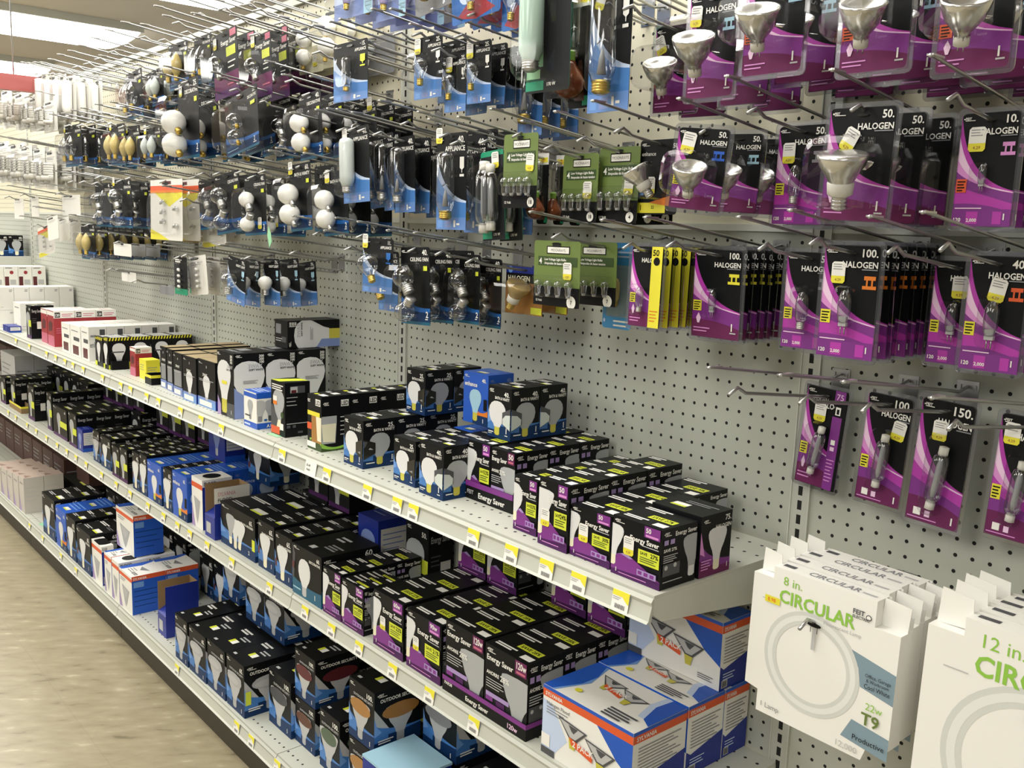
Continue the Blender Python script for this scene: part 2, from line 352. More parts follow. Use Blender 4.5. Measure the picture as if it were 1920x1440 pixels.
def st_halogen75():
    f = [('b', 'R', .45, .1, .7, 'bulbwhite', 'cream')]
    r = [('p', swoosh(curve((0, .62), (.2, .25), (1, .22))), 'purple'), ('p', [(0, .75), (.16, .34), (0, .40)], 'pink'), ('p', swoosh(curve((0, .28), (.5, .10), (1, .13))), 'plum'), ('b', 'R', .54, .08, .70, 'bulbwhite', 'cream'), ('t', '75.', .95, .86, .09, 'white', 'r'), ('t', 'HALOGEN', .96, .75, .065, 'white', 'r', .5)]+LOGO(.06, .88, .06)
    r += [('t', '1', .88, .08, .08, 'white'), ('lines', .04, .36, .26, 4, .045, .018, 'pink')]
    t = [('lines', .3, .9, .7, 2, .1, .04, 'grey'), ('r', .2, .25, .5, .5, 'white'), ('r', .2, .25, .5, .33, 'acid')]
    return 'black', f, r, t
def st_threeway():
    f = [('b', 'A', .42, .05, .82, 'bulbwhite', 'basegold'), ('p', [(0, 0), (.2, 0), (.2, .16), (0, .3)], 'lilac'), ('r', .55, 0, 1, .22, 'dgrey'), ('b', 'A', .42, .05, .82, 'bulbwhite', 'basegold'), ('r', .30, .05, .54, .26, 'basegold'), ('t', '300', .93, .93, .04, 'white', 'r'), ('t', '200', .93, .885, .04, 'white', 'r'), ('t', '100', .93, .84, .04, 'white', 'r'), ('t', '3WAY', .95, .76, .05, 'lgrey', 'r', .4), ('t', 'SOFT WHITE', .95, .72, .028, 'ink', 'r', .5), ('r', .3, .5, .6, .55, 'yellow'), ('t', '1', .84, .06, .06, 'white')]+LOGO(.05, .94, .04)
    r = [('p', [(0, 0), (.35, 0), (.35, .34), (0, .48)], 'lilacblue'), ('b', 'A', .46, -.02, .90, 'bulbwhite', 'basegold'), ('p', [(0, .46), (0, 0), (.30, 0), (.30, .36)], 'lilacblue'), ('t', '300', .95, .93, .04, 'white', 'r'), ('t', '200', .95, .885, .04, 'white', 'r'), ('t', '100', .95, .84, .04, 'white', 'r'), ('t', '3WAY', .9, .77, .06, 'lgrey', 'r', .55), ('t', 'SOFT WHITE', .93, .725, .03, 'ink', 'r', .5), ('lines', .28, .75, .57, 3, .02, .008, 'grey')]+LOGO(.05, .94, .04)
    t = [('r', .1, .5, .5, .85, 'grey'), ('r', .55, .2, .9, .4, 'dgrey'), ('lines', .1, .6, .3, 2, .08, .03, 'lgrey')]
    return 'black', f, r, t
def st_led(front=True):
    f = [('r', .16, .0, 1, .20, 'lime'), ('p', swoosh(curve((0, .10), (.5, .28), (1, .10))), 'dgreen'), ('r', .3, .14, 1, .62, 'amber'), ('p', [(.62, .62), (1, .62), (1, .18), (.72, .18)], 'cream'), ('r', .02, .62, .9, .7, 'yellow'), ('r', .0, .36, .32, .48, 'redor'), ('r', .6, .82, .95, .94, 'white'), ('t', 'LED', .63, .84, .08, 'ink', 'l', .3), ('r', 0, .04, .62, .14, 'white')]+LOGO(.03, .86, .06)
    r = [('p', [(0, .14), (0, .64), (.52, .64), (.52, .52), (.48, .14)], 'bulbgrey'), ('p', [(.06, .18), (0, .5), (.50, .5), (.46, .16)], 'cream'), ('p', swoosh(curve((0, .16), (.4, -.02), (1, .14))), 'lime'), ('p', swoosh(curve((0, .07), (.5, -.03), (1, .09))), 'dgreen'), ('r', .66, .8, .93, .92, 'white'), ('t', 'LED', .68, .82, .08, 'ink', 'l', .24), ('lines', .64, .97, .6, 5, .08, .018, 'lgrey')]+LOGO(.05, .84, .06)
    t = [('r', .45, .55, .75, .78, 'white'), ('r', .5, .1, .9, .3, 'white'), ('r', .2, .1, .4, .24, 'acid'), ('r', .1, .55, .35, .7, 'lgrey')]
    return 'black', f, r, t
def st_darkled():
    f = [('b', 'A', .55, .1, .75, 'bulbgrey', 'cream'), ('p', [(0, 0), (.28, 0), (.5, .3), (.1, .56), (0, .52)], 'dgrey'), ('r', .0, .02, .62, .16, 'redor'), ('r', .16, .56, .44, .72, 'white'), ('r', .16, .56, .44, .63, 'orange'), ('c', .82, .40, .11, .11, 'dgreen'), ('r', .68, .12, .9, .24, 'white'), ('lines', .1, .9, .92, 3, .04, .02, 'white')]
    r = [('r', .2, .8, .8, .93, 'dgrey'), ('r', .22, .81, .5, .92, 'lgrey'), ('r', .25, .81, .45, .86, 'maroon'), ('lines', .06, .5, .72, 3, .07, .012, 'lgrey'), ('lines', .06, .9, .24, 1, .05, .012, 'lgrey'), ('r', .06, .17, .2, .22, 'dgrey'), ('r', .3, .17, .42, .22, 'dgrey'), ('r', .5, .06, .7, .1, 'dgrey')]
    return 'black', f, r, [('p', [(0, 0), (.6, 0), (.9, 1), (.4, 1)], 'acid')]
def st_a19pack():
    f = [('r', 0, .84, 1, 1, 'cobalt'), ('r', 0, 0, 1, .16, 'cobalt'), ('b', 'A', .5, .22, .55, 'bulbgrey', 'grey'), ('r', .1, .3, .5, .34, 'dgrey'), ('r', .05, .05, .5, .1, 'paleblue')]
    r = [('r', 0, .84, 1, 1, 'cobalt'), ('r', 0, 0, 1, .16, 'cobalt'), ('b', 'A', .78, .2, .6, 'bulbgrey', 'dgrey'), ('b', 'A', .18, .2, .6, 'lgrey', 'grey'), ('c', .5, .24, .1, .06, 'blue'), ('t', 'A19', .55, .03, .09, 'white')]
    return 'white', f, r, [('r', 0, 0, 1, 1, 'cobalt'), ('lines', .1, .9, .75, 3, .22, .1, 'paleblue')]
def st_enhance(watt='40', clear_=True):
    f = [('b', 'A', .5, .06, .62, 'ltblue' if clear_ else 'bulbwhite', 'basegold'), ('p', swoosh(curve((.5, .3), (.75, .18), (1, .3)), .16), 'orange'), ('r', .4, 0, 1, .18, 'navy'), ('b', 'A', .5, .06, .62, 'ltblue' if clear_ else 'bulbwhite', 'basegold'), ('t', watt+'.', .92, .84, .075, 'white', 'r'), ('t', 'enhance', .06, .73, .085, 'white', 'l', .86), ('r', .84, .3, .97, .52, 'ink'), ('t', '1', .82, .05, .08, 'white')]+LOGO(.06, .9, .05)
    r = [('b', 'A', .5, .06, .62, 'paleblue', 'basegold'), ('t', watt+'.', .92, .84, .075, 'lilacblue', 'r'), ('t', 'enhance', .2, .68, .085, 'paleblue', 'l', .75), ('r', 0, 0, 1, .2, 'navy')]+LOGO(.06, .86, .05, 'lilacblue')
    return 'cobalt', f, r, [('lines', .1, .9, .8, 3, .16, .06, 'sky'), ('r', .35, .15, .7, .35, 'white'), ('r', .35, .15, .7, .22, 'acid')]
def st_track(watt='65', word='TRACK & RECESSED', kind='R', flood=False, two=False):
    f = blue_foot(.30)+[('r', 0, .28, .1, .44, 'maroon')]*(0 if two else 1)+[('b', kind, .44, .05, .70, 'bulbwhite', 'cream')]
    if two: f += [('b', 'R', .30, .1, .7, 'bulbgrey', 'cream'), ('b', 'R', .56, .08, .68, 'bulbwhite', 'cream', -8), ('r', .92, .24, 1, .5, 'acid')]
    f += [('t', watt+'.', .94, .80, .10, 'white', 'r'), ('t', word, .96, .72, .05, 'white', 'r', .72), ('t', '2' if two else '1', .82, .10, .09, 'white')]+LOGO(.06, .90, .05)
    r = blue_foot(.28)+[('b', kind, .55, .05, .7, 'bulbgrey', 'cream')]+LOGO(.05, .88, .06)+[('t', watt+'.', .95, .84, .09, 'white', 'r'), ('t', word, .95, .75, .05, 'white', 'r', .8)]
    t = [('lines', .08, .55, .85, 2, .08, .05, 'white'), ('lines', .1, .5, .3, 2, .08, .04, 'lgrey'), ('r', .6, .25, .9, .48, 'white'), ('r', .6, .25, .9, .32, 'acid'), ('lines', .6, .92, .8, 2, .07, .03, 'grey')]
    return 'black', f, r, t
def st_outdoor(watt='65', lens='bulbgrey', flood=False):
    def pic(cx):
        return [('b', 'P', cx, .06, .66, 'lgrey', 'bulbgrey'), ('p', [(cx+.40*math.cos(a), .60+.13*math.sin(a)) for a in (2*math.pi*i/18 for i in range(18))], lens), ('p', [(cx+.28*math.cos(a)-.06, .58+.07*math.sin(a)) for a in (2*math.pi*i/12 for i in range(12))], {'bulbgrey': 'lgrey'}.get(lens, lens))]
    f = blue_foot(.28)+pic(.46)+[('t', watt+'.', .95, .83, .085, 'white', 'r'), ('t', 'OUTDOOR SECURITY', .96, .76, .042, 'lgrey', 'r', .85), ('t', '1', .84, .06, .08, 'white')]+LOGO(.06, .91, .05)
    r = [('p', [(0, .72), (.34, .3), (.3, 0), (0, 0)], 'lgrey')]+blue_foot(.28)+pic(.56)+[('t', 'OUTDOOR SECURITY', .12, .80, .06, 'white', 'l', .84)]+LOGO(.06, .90, .06)+[('lines', .08, .4, .15, 2, .04, .02, 'white')]
    if flood: r += [('r', .02, .24, .14, .50, 'acid')]
    t = [('lines', .08, .5, .82, 2, .08, .05, 'white'), ('lines', .5, .85, .62, 2, .08, .04, 'lgrey'), ('r', .45, .3, .7, .46, 'white'), ('r', .45, .3, .55, .46, 'acid'), ('r', .12, .1, .25, .16, 'lgrey')]
    return 'black', f, r, t
def flood_pair(cx, cy, s):
    def one(ox, oy, k):
        out = [(-.5, .42), (.5, .30), (.16, -.18), (.10, -.5), (-.06, -.5), (-.10, -.16)]
        P = lambda q, z: [(cx+(ox+x*z)*s, cy+(oy+y*z)*s*1.2) for x, y in q]
        return [('p', P(out, 1.0), 'dgrey'), ('p', P([(-.42, .36), (.40, .26), (.12, -.12), (-.06, -.12)], 1.0), 'lgrey'), ('p', P([(-.12, .30), (.2, .28), (.06, .06), (-.02, .12)], 1.0), 'dgrey'), ('p', P([(-.1, -.16), (.16, -.18), (.1, -.5), (-.06, -.5)], 1.0), 'basegold')]
    return one(-.42, .2, 1)+one(.5, -.05, 1)+[('p', [(cx-.5*s, cy+.12*s), (cx+.28*s, cy-.12*s), (cx+.28*s, cy-.42*s), (cx-.42*s, cy-.18*s)], 'redor'), ('t', '2 PACK', cx-.38*s, cy-.20*s, .085, 'white', 'l', .3)]
def st_flood2():
    f = [('p', [(0, 0), (.12, 0), (.3, .35), (.12, .75), (0, .80)], 'paleblue'), ('p', [(.62, .84), (1, .84), (1, .35), (.84, .5)], 'cobalt'), ('r', 0, .84, 1, .95, 'redor'), ('r', 0, .95, 1, 1, 'cobalt'), ('t', 'SYLVANIA', .03, .865, .055, 'white', 'l', .2), ('t', 'Halogen Flood', .05, .74, .055, 'dgrey', 'l', .42, False), ('lines', .05, .3, .70, 3, .04, .015, 'grey'), ('r', 0, .12, .1, .3, 'white'), ('r', 0, 0, .16, .10, 'dgrey'), ('lines', .78, .94, .14, 3, .03, .012, 'dgrey')]+flood_pair(.50, .42, .34)
    r = [('p', [(0, 0), (1, 0), (1, .45), (.12, .30), (0, .36)], 'dblue'), ('r', 0, .84, 1, .95, 'redor'), ('r', 0, .95, 1, 1, 'cobalt'), ('t', 'SYLVANIA', .06, .865, .06, 'white', 'l', .4), ('lines', .1, .9, .75, 9, .045, .014, 'grey'), ('lines', .1, .5, .22, 3, .04, .015, 'paleblue'), ('r', .06, .03, .26, .14, 'lgrey'), ('bars', .08, .04, .24, .13, 'ink')]
    t = [('p', [(0, 0), (.10, 0), (.20, .4), (.20, .7), (.12, 1), (0, 1)], 'cobalt'), ('p', [(.10, 0), (.13, 0), (.24, .5), (.15, 1), (.12, 1), (.20, .7), (.20, .4)], 'sky'), ('p', [(1, 1), (1, .25), (.9, .35), (.84, .7), (.86, 1)], 'cobalt'), ('p', [(.86, 1), (.84, .7), (.9, .35), (.84, .35), (.78, .7), (.80, 1)], 'paleblue')]+flood_pair(.48, .60, .30)+[('c', .27, .22, .035, .03, 'yellow'), ('lines', .62, .9, .22, 4, .06, .035, 'dgrey')]
    return 'white', f, r, t
def st_flood1(hole=False):
    f = [('r', 0, .84, 1, .93, 'redor'), ('b', 'P', .5, .12, .5, 'bulbgrey', 'lgrey', 180) if False else ('p', [(.2, .62), (.8, .56), (.6, .2), (.5, .08), (.4, .2)], 'bulbgrey'), ('p', [(.28, .57), (.7, .52), (.5, .3)], 'lgrey'), ('lines', .1, .5, .78, 2, .05, .02, 'grey'), ('p', [(0, 0), (.2, 0), (0, .4)], 'lilac')]
    r = [('r', 0, 0, 1, .88, 'cobalt'), ('r', 0, .88, 1, 1, 'redor'), ('t', 'SYLVANIA', .04, .90, .06, 'white', 'l', .4), ('r', .05, .70, .35, .84, 'sky'), ('lines', .06, .95, .6, 4, .13, .012, 'navy')]
    if hole:
        f = [('r', 0, .80, 1, .90, 'redor'), ('p', [(.2, .62), (.8, .56), (.6, .2), (.5, .08), (.4, .2)], 'bulbgrey'), ('p', [(0, 0), (.3, 0), (.1, .3), (0, .5)], 'lilac')]
        r = [('r', 0, 0, 1, .86, 'dblue'), ('r', .5, .46, 1, .84, 'white'), ('lines', .54, .96, .78, 6, .05, .014, 'grey'), ('r', .1, .04, .5, .22, 'lgrey'), ('bars', .14, .05, .46, .21, 'ink'), ('t', 'FLOOD', .06, .88, .08, 'dgrey', 'l', .4)]
    t = [('c', .5, .5, .34, .34, 'ink')] if hole else [('p', [(0, 0), (.2, 0), (.25, .6), (.1, 1), (0, 1)], 'cobalt'), ('p', [(.35, .55), (.8, .62), (.6, .4)], 'grey'), ('lines', .3, .6, .3, 3, .08, .03, 'grey'), ('t', 'FLOOD', .62, .12, .11, 'dgrey', 'l', .3)]
    return 'white', f, r, t
def st_stripe():
    st = []
    for i in range(9):
        x = -.1+i*.14; st.append(('p', [(x, .9), (x+.07, .9), (x+.12, 1), (x+.05, 1)], 'yellow'))
    f = st+[('b', 'A', .5, .14, .68, 'bulbwhite', 'lgrey'), ('r', 0, 0, .3, .16, 'acid')]
    r = st+[('b', 'A', .5, .12, .7, 'bulbwhite', 'lgrey'), ('r', .16, .52, .74, .56, 'dgrey'), ('r', .72, 0, 1, .22, 'acid'), ('r', 0, 0, .2, .14, 'acid')]
    return 'black', f, r, [('r', 0, 0, 1, .16, 'black'), ('r', 0, .16, 1, 1, 'lgrey'), ('lines', .1, .8, .6, 3, .15, .05, 'grey')]
def st_white(n=0):
    f = [('lines', .2, .8, .8, 1, .1, .04, 'grey'), ('r', .2, .15, .45, .2, 'lgrey')]
    r = [('lines', .7, .92, .86, 2, .06, .03, 'grey'), ('lines', .1, .3, .12, 1, .05, .02, 'lgrey')]
    if n == 1: f = [('r', .3, .5, .9, .62, 'dgrey'), ('r', .2, .05, .8, .34, 'maroon'), ('lines', .1, .8, .8, 1, .1, .03, 'grey')]; r = [('r', .0, .62, 1, 1, 'paper'), ('r', .62, .66, .92, .92, 'dgrey'), ('t', 'enhance', .06, .40, .16, 'grey', 'l', .8), ('r', .1, .7, .4, .76, 'grey')]
    if n == 2: r = [('r', .05, .05, .35, .5, 'maroon'), ('r', .42, .1, .85, .35, 'lgrey'), ('c', .55, .7, .14, .14, 'red'), ('lines', .1, .6, .9, 1, .1, .04, 'grey')]
    if n == 3: return 'boxgrey', [('p', [(0, 0), (.4, 0), (0, .5)], 'lilac')]+f, [('lines', .1, .8, .7, 4, .12, .02, 'lgrey')], [('r', 0, 0, 1, 1, 'boxtan'), ('p', [(.3, .2), (.9, .1), (.7, .5)], 'brownmark')]
    return 'white', f, r, [('lines', .1, .5, .8, 1, .1, .04, 'lgrey')]
def st_red():
    f = [('r', 0, .86, 1, 1, 'paper'), ('p', [(.2, .4), (.7, .44), (.8, .66), (.4, .72), (.15, .6)], 'maroon'), ('r', 0, 0, 1, .3, 'rose')]
    r = [('r', 0, .80, 1, 1, 'paper'), ('r', .05, .82, .3, .96, 'ink'), ('r', .34, .82, .95, .96, 'white'), ('t', '120', .07, .85, .08, 'white', 'l', .2), ('lines', .38, .9, .9, 2, .05, .02, 'rose'), ('r', .55, .02, .98, .26, 'paper'), ('lines', .1, .4, .5, 3, .06, .02, 'rose')]
    return 'red', f, r, [('r', 0, 0, 1, 1, 'paper'), ('lines', .2, .8, .6, 2, .2, .05, 'rose')]
def st_tall(bulb=True):
    f = [('r', 0, 0, 1, .2, 'lilacblue')]+([('b', 'A', .5, .06, .62, 'bulbwhite', 'lgrey'), ('r', 0, 0, 1, .16, 'sky')] if bulb else [('r', .12, .22, .9, .58, 'grey')])+[('t', '3', .5, .84, .05, 'white'), ('t', '3WAY', .3, .66, .06, 'white', 'l', .6), ('lines', .1, .9, .58, 2, .03, .012, 'lgrey'), ('r', .1, .03, .8, .14, 'white')]+LOGO(.1, .92, .035)
    r = [('b', 'A', .5, .12, .62, 'bulbwhite', 'lgrey'), ('r', 0, 0, 1, .2, 'dblue')]+LOGO(.1, .9, .05)
    return 'black', f, r, [('r', .04, .04, .96, .96, 'tan')]
def st_dark(watt='60', side='lilac'):
    f = [('b', 'A', .42, .08, .72, 'bulbgrey', 'lgrey'), ('r', .5, .36, .98, .56, 'acid'), ('r', 0, 0, 1, .1, 'dpurple'), ('t', watt+'.', .92, .86, .07, 'white', 'r')]+LOGO(.06, .92, .05)
    r = [('t', 'Energy Saver', .1, .8, .09, 'lgrey', 'l', .8), ('r', .5, .3, .92, .52, 'paper'), ('lines', .1, .5, .6, 3, .06, .02, 'dgrey')]
    return 'black', f, r, [('lines', .1, .6, .8, 2, .12, .05, 'lgrey'), ('r', .5, .25, .85, .45, 'white'), ('r', .5, .25, .85, .32, 'acid')]
def st_bluelist():
    return 'dblue', [('b', 'A', .5, .1, .7, 'lilacblue', 'lgrey')], [('r', .08, .3, .92, .86, 'paper'), ('lines', .14, .86, .76, 6, .08, .018, 'lilacblue'), ('r', 0, 0, 1, .16, 'cobalt')], [('lines', .1, .8, .6, 2, .2, .06, 'lilacblue')]
def st_brick(kind):
    c = {'grey': 'paper', 'orange': 'lgrey', 'yellow': 'yellow', 'purpleopen': 'dblue', 'brown': 'boxbrown'}[kind]
    k_ = [('r', 0, .1, 1, .24, 'redor')] if kind == 'orange' else []
    return c, k_+[('lines', .1, .7, .7, 3, .12, .03, 'grey')], k_+[('lines', .1, .8, .6, 3, .12, .03, 'grey')], []
def st_deco60():
    f = [('p', swoosh(curve((0, .34), (.4, .2), (1, .27))), 'teal'), ('p', [(0, 1), (.1, .8), (.06, .3), (0, .3)], 'dgrey'), ('b', 'E', .42, .04, .74, 'bulbwhite', 'lgrey'), ('t', '60.', .95, .85, .075, 'white', 'r'), ('t', 'DECORATIVE', .96, .77, .05, 'white', 'r', .6), ('t', '1', .78, .09, .1, 'white'), ('r', .03, .12, .3, .15, 'ltblue'), ('r', 0, .5, .08, .64, 'maroon')]+LOGO(.06, .92, .05)
    r = [('p', swoosh(curve((0, .34), (.4, .2), (1, .27))), 'teal'), ('t', '60.', .9, .84, .12, 'white', 'r'), ('t', 'DECORATIVE', .9, .72, .06, 'lgrey', 'r', .4), ('b', 'E', .5, .04, .7, 'bulbgrey', 'lgrey')]+LOGO(.04, .86, .07)
    return 'black', f, r, [('lines', .3, .6, .7, 2, .1, .05, 'lgrey'), ('lines', .55, .9, .4, 3, .07, .04, 'grey'), ('r', .35, .1, .5, .2, 'lgrey')]

_BX = {}
def carton(style, w, d, h, args=()):
    key = (style, args, round(w, 3), round(d, 3), round(h, 3))
    if key in _BX: return _BX[key]
    base, f, r, t = globals()['st_'+style](*args)
    mb = MB(); mb.box(0, w, 0, d, 0, h, base)
    face(mb, (0, 0, 0), (1, 0, 0), (0, 0, 1), w, h, f)
    face(mb, (w, 0, 0), (0, 1, 0), (0, 0, 1), d, h, r)
    face(mb, (0, 0, h), (1, 0, 0), (0, 1, 0), w, d, t)
    # the lid flap: its front edge lies a hair proud of the carton
    mb.box(.002, w-.002, -.0006, .0002, h-.0035, h-.0005, base)
    _BX[key] = mb.mesh('carton'); return _BX[key]
def sticker_mesh(w=.021, h=.030, price='4.29', low='yellow'):
    mb = MB(); c = .003
    mb.prism([(c, 0), (w-c, 0), (w, c), (w, h-c), (w-c, h), (c, h), (0, h-c), (0, c)], -.0002, 0, 'white')
    face(mb, (0, -.0002, 0), (1, 0, 0), (0, 0, 1), w, h, [('p', [(.12, 0), (.88, 0), (1, .1), (1, .34), (0, .34), (0, .1)], low), ('t', price, .28, .10, .13, 'amber', 'l', .5), ('lines', .12, .85, .86, 3, .11, .035, 'grey')], .0001)
    return mb.mesh('price_sticker')
STICK = sticker_mesh()
ORD = ['front', 'second', 'third', 'fourth', 'fifth', 'sixth', 'seventh', 'eighth', 'ninth', 'tenth', 'eleventh', 'twelfth']
SHELF = {'T': (Z_TOP, D_TOP), 'M': (Z_MID, D_MID), 'B': (Z_BASE, D_BASE)}
BOXES = []
def row(sh, style, args, bl, brx, tly, rx=None, d=None, n=1, name='bulb_carton', label='', cat='box', group=None, dz=0.0, Y=None, tl=None, sticker=None, gap=.0015, w=None, jitter=.0012, h=None, first=True, X=None):
    """a facing of n cartons, one behind the other; placed by where its front face stands on the shelf"""
    z = SHELF[sh][0]+dz+.0004
    if tl is not None:                                  # the front top left corner shows at tl, front face at depth Y
        P = atY(tl[0], tl[1], Y); x, y, hh = P.x, Y, P.z-z
        xr = atY(brx, tl[1]+(brx-tl[0])*.3, Y).x
    else:
        if Y is None:
            P = atZ(bl[0], bl[1], z); y = max(P.y, -SHELF[sh][1]+.004); 
            if y > -.06: y = -.06
            P = atY(bl[0], bl[1], y)
        else: P = atY(bl[0], bl[1], Y); y = Y
        x = P.x; hh = atY(bl[0], tly, y).z-z
        lo, hi = x+.005, x+.6
        for _ in range(40):
            md = (lo+hi)/2
            if pj((md, y, z))[0] < brx: lo = md
            else: hi = md
        xr = lo
    ww = (w or (xr-x))-.001; hh = h or hh
    if X is not None: x = X
    if d is None: d = (y_for_px(x+ww, z+hh/2, rx)-y) if rx else ww
    d = max(.03, min(d, .26))
    out = []
    for i in range(n):
        yy = y+i*(d+gap)
        if yy+d > -.004: break
        bx = (x, x+ww, yy, yy+d, z, z+hh)
        if i and any(min(bx[1], q[1])-max(bx[0], q[0]) > .006 and min(bx[3], q[3])-max(bx[2], q[2]) > .006 and min(bx[5], q[5])-max(bx[4], q[4]) > .006 for q in BOXES): break
        BOXES.append(bx)
        me = carton(style, ww, d, hh, args)
        o = link(name, me, None, (x+random.uniform(-jitter, jitter)*(i > 0), yy, z))
        nm = ORD[i]
        lb = label if i == 0 else f'{nm} box behind the {label}'
        tag(o, lb, cat, group or ('cartons behind the '+label if n > 1 else None))
        if sticker and i == 0:
            tag(link('price_sticker', STICK, o, (sticker[0]*ww, -.0012, sticker[1]*hh), (0, sticker[2] if len(sticker) > 2 else 0, 0)), 'white price sticker with yellow foot')
        out.append(o)
    return out
def tray(sh, bl, brx, tly, depth, label, col='black', band='purple', words=(), name='display_tray', X=None, Yf=None):
    z = SHELF[sh][0]+.0002; P = atZ(bl[0], bl[1], z); y = Yf if Yf is not None else max(P.y, -SHELF[sh][1]+.002); P = atY(bl[0], bl[1], y); x = P.x
    hh = atY(bl[0], tly, y).z-z; lo, hi = x, x+.8
    for _ in range(40):
        md = (lo+hi)/2
        if pj((md, y, z))[0] < brx: lo = md
        else: hi = md
    w = lo-x; t = .0012; mb = MB()
    for a in ((0, w, 0, t, 0, hh), (0, w, depth-t, depth, 0, hh), (0, t, t, depth-t, 0, hh), (w-t, w, t, depth-t, 0, hh), (t, w-t, t, depth-t, 0, .0004)): mb.box(*a, col)
    lay = [('r', 0, .70, 1, 1, band)] if band else []
    for (s, u, v, hh_, c, mw) in words: lay.append(('t', s, u, v, hh_, c, 'l', mw))
    face(mb, (0, 0, 0), (1, 0, 0), (0, 0, 1), w, hh, lay)
    face(mb, (w, 0, 0), (0, 1, 0), (0, 0, 1), depth, hh, [('r', 0, .70, 1, 1, band)] if band else [])
    o = link(name, mb.mesh('tray'), None, (x, y, z)); tag(o, label, 'tray'); return x, y, w
# ------------------------------------------------------------------ lamps inside packs (unit height, axis z, base at 0)
def threads(r, z0, z1, n=4):
    out = [(r*.45, z0), (r*.8, z0+.02)]
    for i in range(n):
        a = z0+.03+(z1-z0-.03)*i/n; b = z0+.03+(z1-z0-.03)*(i+.5)/n
        out += [(r*.9, a), (r, (a+b)/2), (r*.9, b)]
    return out+[(r*.92, z1)]
_LM = {}
LAMP_SHAPE = {'A': [(.13, .24), (.14, .32), (.19, .45), (.26, .57), (.29, .68), (.28, .8), (.22, .91), (.12, .98), (.01, 1)],
    'G': [(.13, .20), (.18, .25), (.30, .34), (.38, .48), (.40, .60), (.38, .74), (.29, .88), (.16, .97), (.01, 1)],
    'S': [(.20, .30), (.24, .38), (.33, .5), (.37, .64), (.34, .8), (.22, .94), (.01, 1)],
    'P': [(.14, .26), (.16, .36), (.19, .46), (.27, .60), (.38, .78), (.42, .90), (.42, .95), (.39, .965), (.2, .975), (.01, .978)],
    'M': [(.16, .16), (.17, .3), (.26, .40), (.40, .58), (.49, .82), (.52, .94), (.52, .99), (.47, .99), (.36, .90), (.12, .82), (.01, .82)],
    'T': [(.10, .12), (.11, .17), (.135, .22), (.14, .3), (.14, .9), (.12, .96), (.07, .99), (.01, 1)],
    'C': [(.10, .2), (.14, .28), (.2, .42), (.22, .55), (.18, .72), (.1, .88), (.03, .97), (.005, 1)],
    'K': [(.12, .2), (.15, .3), (.17, .6), (.16, .8), (.1, .95), (.01, 1)],
    'D': [(.08, .12), (.11, .16), (.13, .24), (.13, .76), (.11, .84), (.08, .88)],
    'W': [(.16, .05), (.2, .12), (.2, .45), (.27, .6), (.27, .8), (.15, .96), (.01, 1)],
    'E': [(.13, .22), (.16, .3), (.28, .48), (.36, .64), (.33, .82), (.2, .95), (.01, 1)]}
BASE_SHAPE = {'A': (.125, .24), 'G': (.105, .21), 'S': (.2, .32), 'P': (.14, .27), 'T': (.10, .13), 'C': (.1, .21), 'K': (.12, .2), 'E': (.13, .23)}
def lamp_mesh(k, glass, n=14):
    key = (k, glass)
    if key not in _LM:
        mb = MB()
        if k == 'D':
            mb.lathe(LAMP_SHAPE['D'], glass, 10); mb.lathe([(.03, .2), (.05, .3), (.05, .7), (.03, .8)], 'lgrey', 6)
        elif k == 'spiral':
            pts = [(.26*math.cos(t*.9), .26*math.sin(t*.9), .34+t*.017) for t in range(38)]
            mb.tube(pts, .075, glass, 6)
        else:
            mb.lathe(LAMP_SHAPE[k], glass, n)
            if glass == 'clearglass' and k in 'AGSTCE':      # stem and filament seen through clear glass
                mb.lathe([(.05, .2), (.03, .36), (.012, .44)], 'lgrey', 6); mb.tube([(-.08, 0, .5), (-.03, .01, .53), (.03, -.01, .53), (.08, 0, .5)], .008, 'steel', 4)
        _LM[key] = mb.mesh('lamp')
    return _LM[key]
def base_mesh(k, mt):
    key = (k, mt, 'base')
    if key not in _LM:
        mb = MB()
        if k == 'M': mb.lathe([(.1, .02), (.16, .03), (.17, .22), (.15, .26)], 'porcelain', 10); mb.tube([(-.06, 0, -.1), (-.06, 0, .04)], .015, 'steel', 4); mb.tube([(.06, 0, -.1), (.06, 0, .04)], .015, 'steel', 4)
        elif k == 'D':
            mb.lathe([(.05, 0), (.075, .01), (.075, .12), (.06, .14)], 'porcelain', 8); mb.lathe([(.06, .86), (.075, .88), (.075, .99), (.05, 1)], 'porcelain', 8); mb.v = mb.v; mb.lathe([(.012, .1), (.012, .9)], 'steel', 5)
        elif k == 'W': mb.lathe([(.12, -.06), (.14, 0), (.15, .08)], 'lgrey', 6)
        elif k == 'pin': mb.box(-.1, .1, -.05, .05, .1, .34, 'lgrey'); mb.tube([(-.05, 0, -.1), (-.05, 0, .12)], .018, 'steel', 4); mb.tube([(.05, 0, -.1), (.05, 0, .12)], .018, 'steel', 4)
        elif k == 'spiral': mb.lathe([(.14, .1), (.3, .13), (.32, .3), (.26, .36)], 'porcelain', 10); mb.lathe(threads(.16, -.08, .12), 'alu', 10)
        else:
            r, z = BASE_SHAPE[k]; mb.lathe(threads(r, 0, z+.01), mt, 12)
            if k == 'P': mb.lathe([(.16, .25), (.21, .28), (.225, .46), (.21, .49)], 'porcelain', 12)
        _LM[key] = mb.mesh('lamp_base')
    return _LM[key]
def lamp(root, k, glass, metal, x, z, hgt, y=-.012, ang=0.0, tilt=0.0, base=True, yr=None):
    """hgt real height; (x, z) is the foot of the lamp; ang turns it in the plane of the card"""
    if yr is not None: y = yr
    o = link('bulb', lamp_mesh(k if k != 'pin' else 'K', glass), root, (x, y, z), (tilt, ang, 0), (hgt, hgt, hgt))
    if base: link('screw_base' if k not in 'MDW' and k not in ('pin',) else 'lamp_base', base_mesh(k, metal), o)
    return o
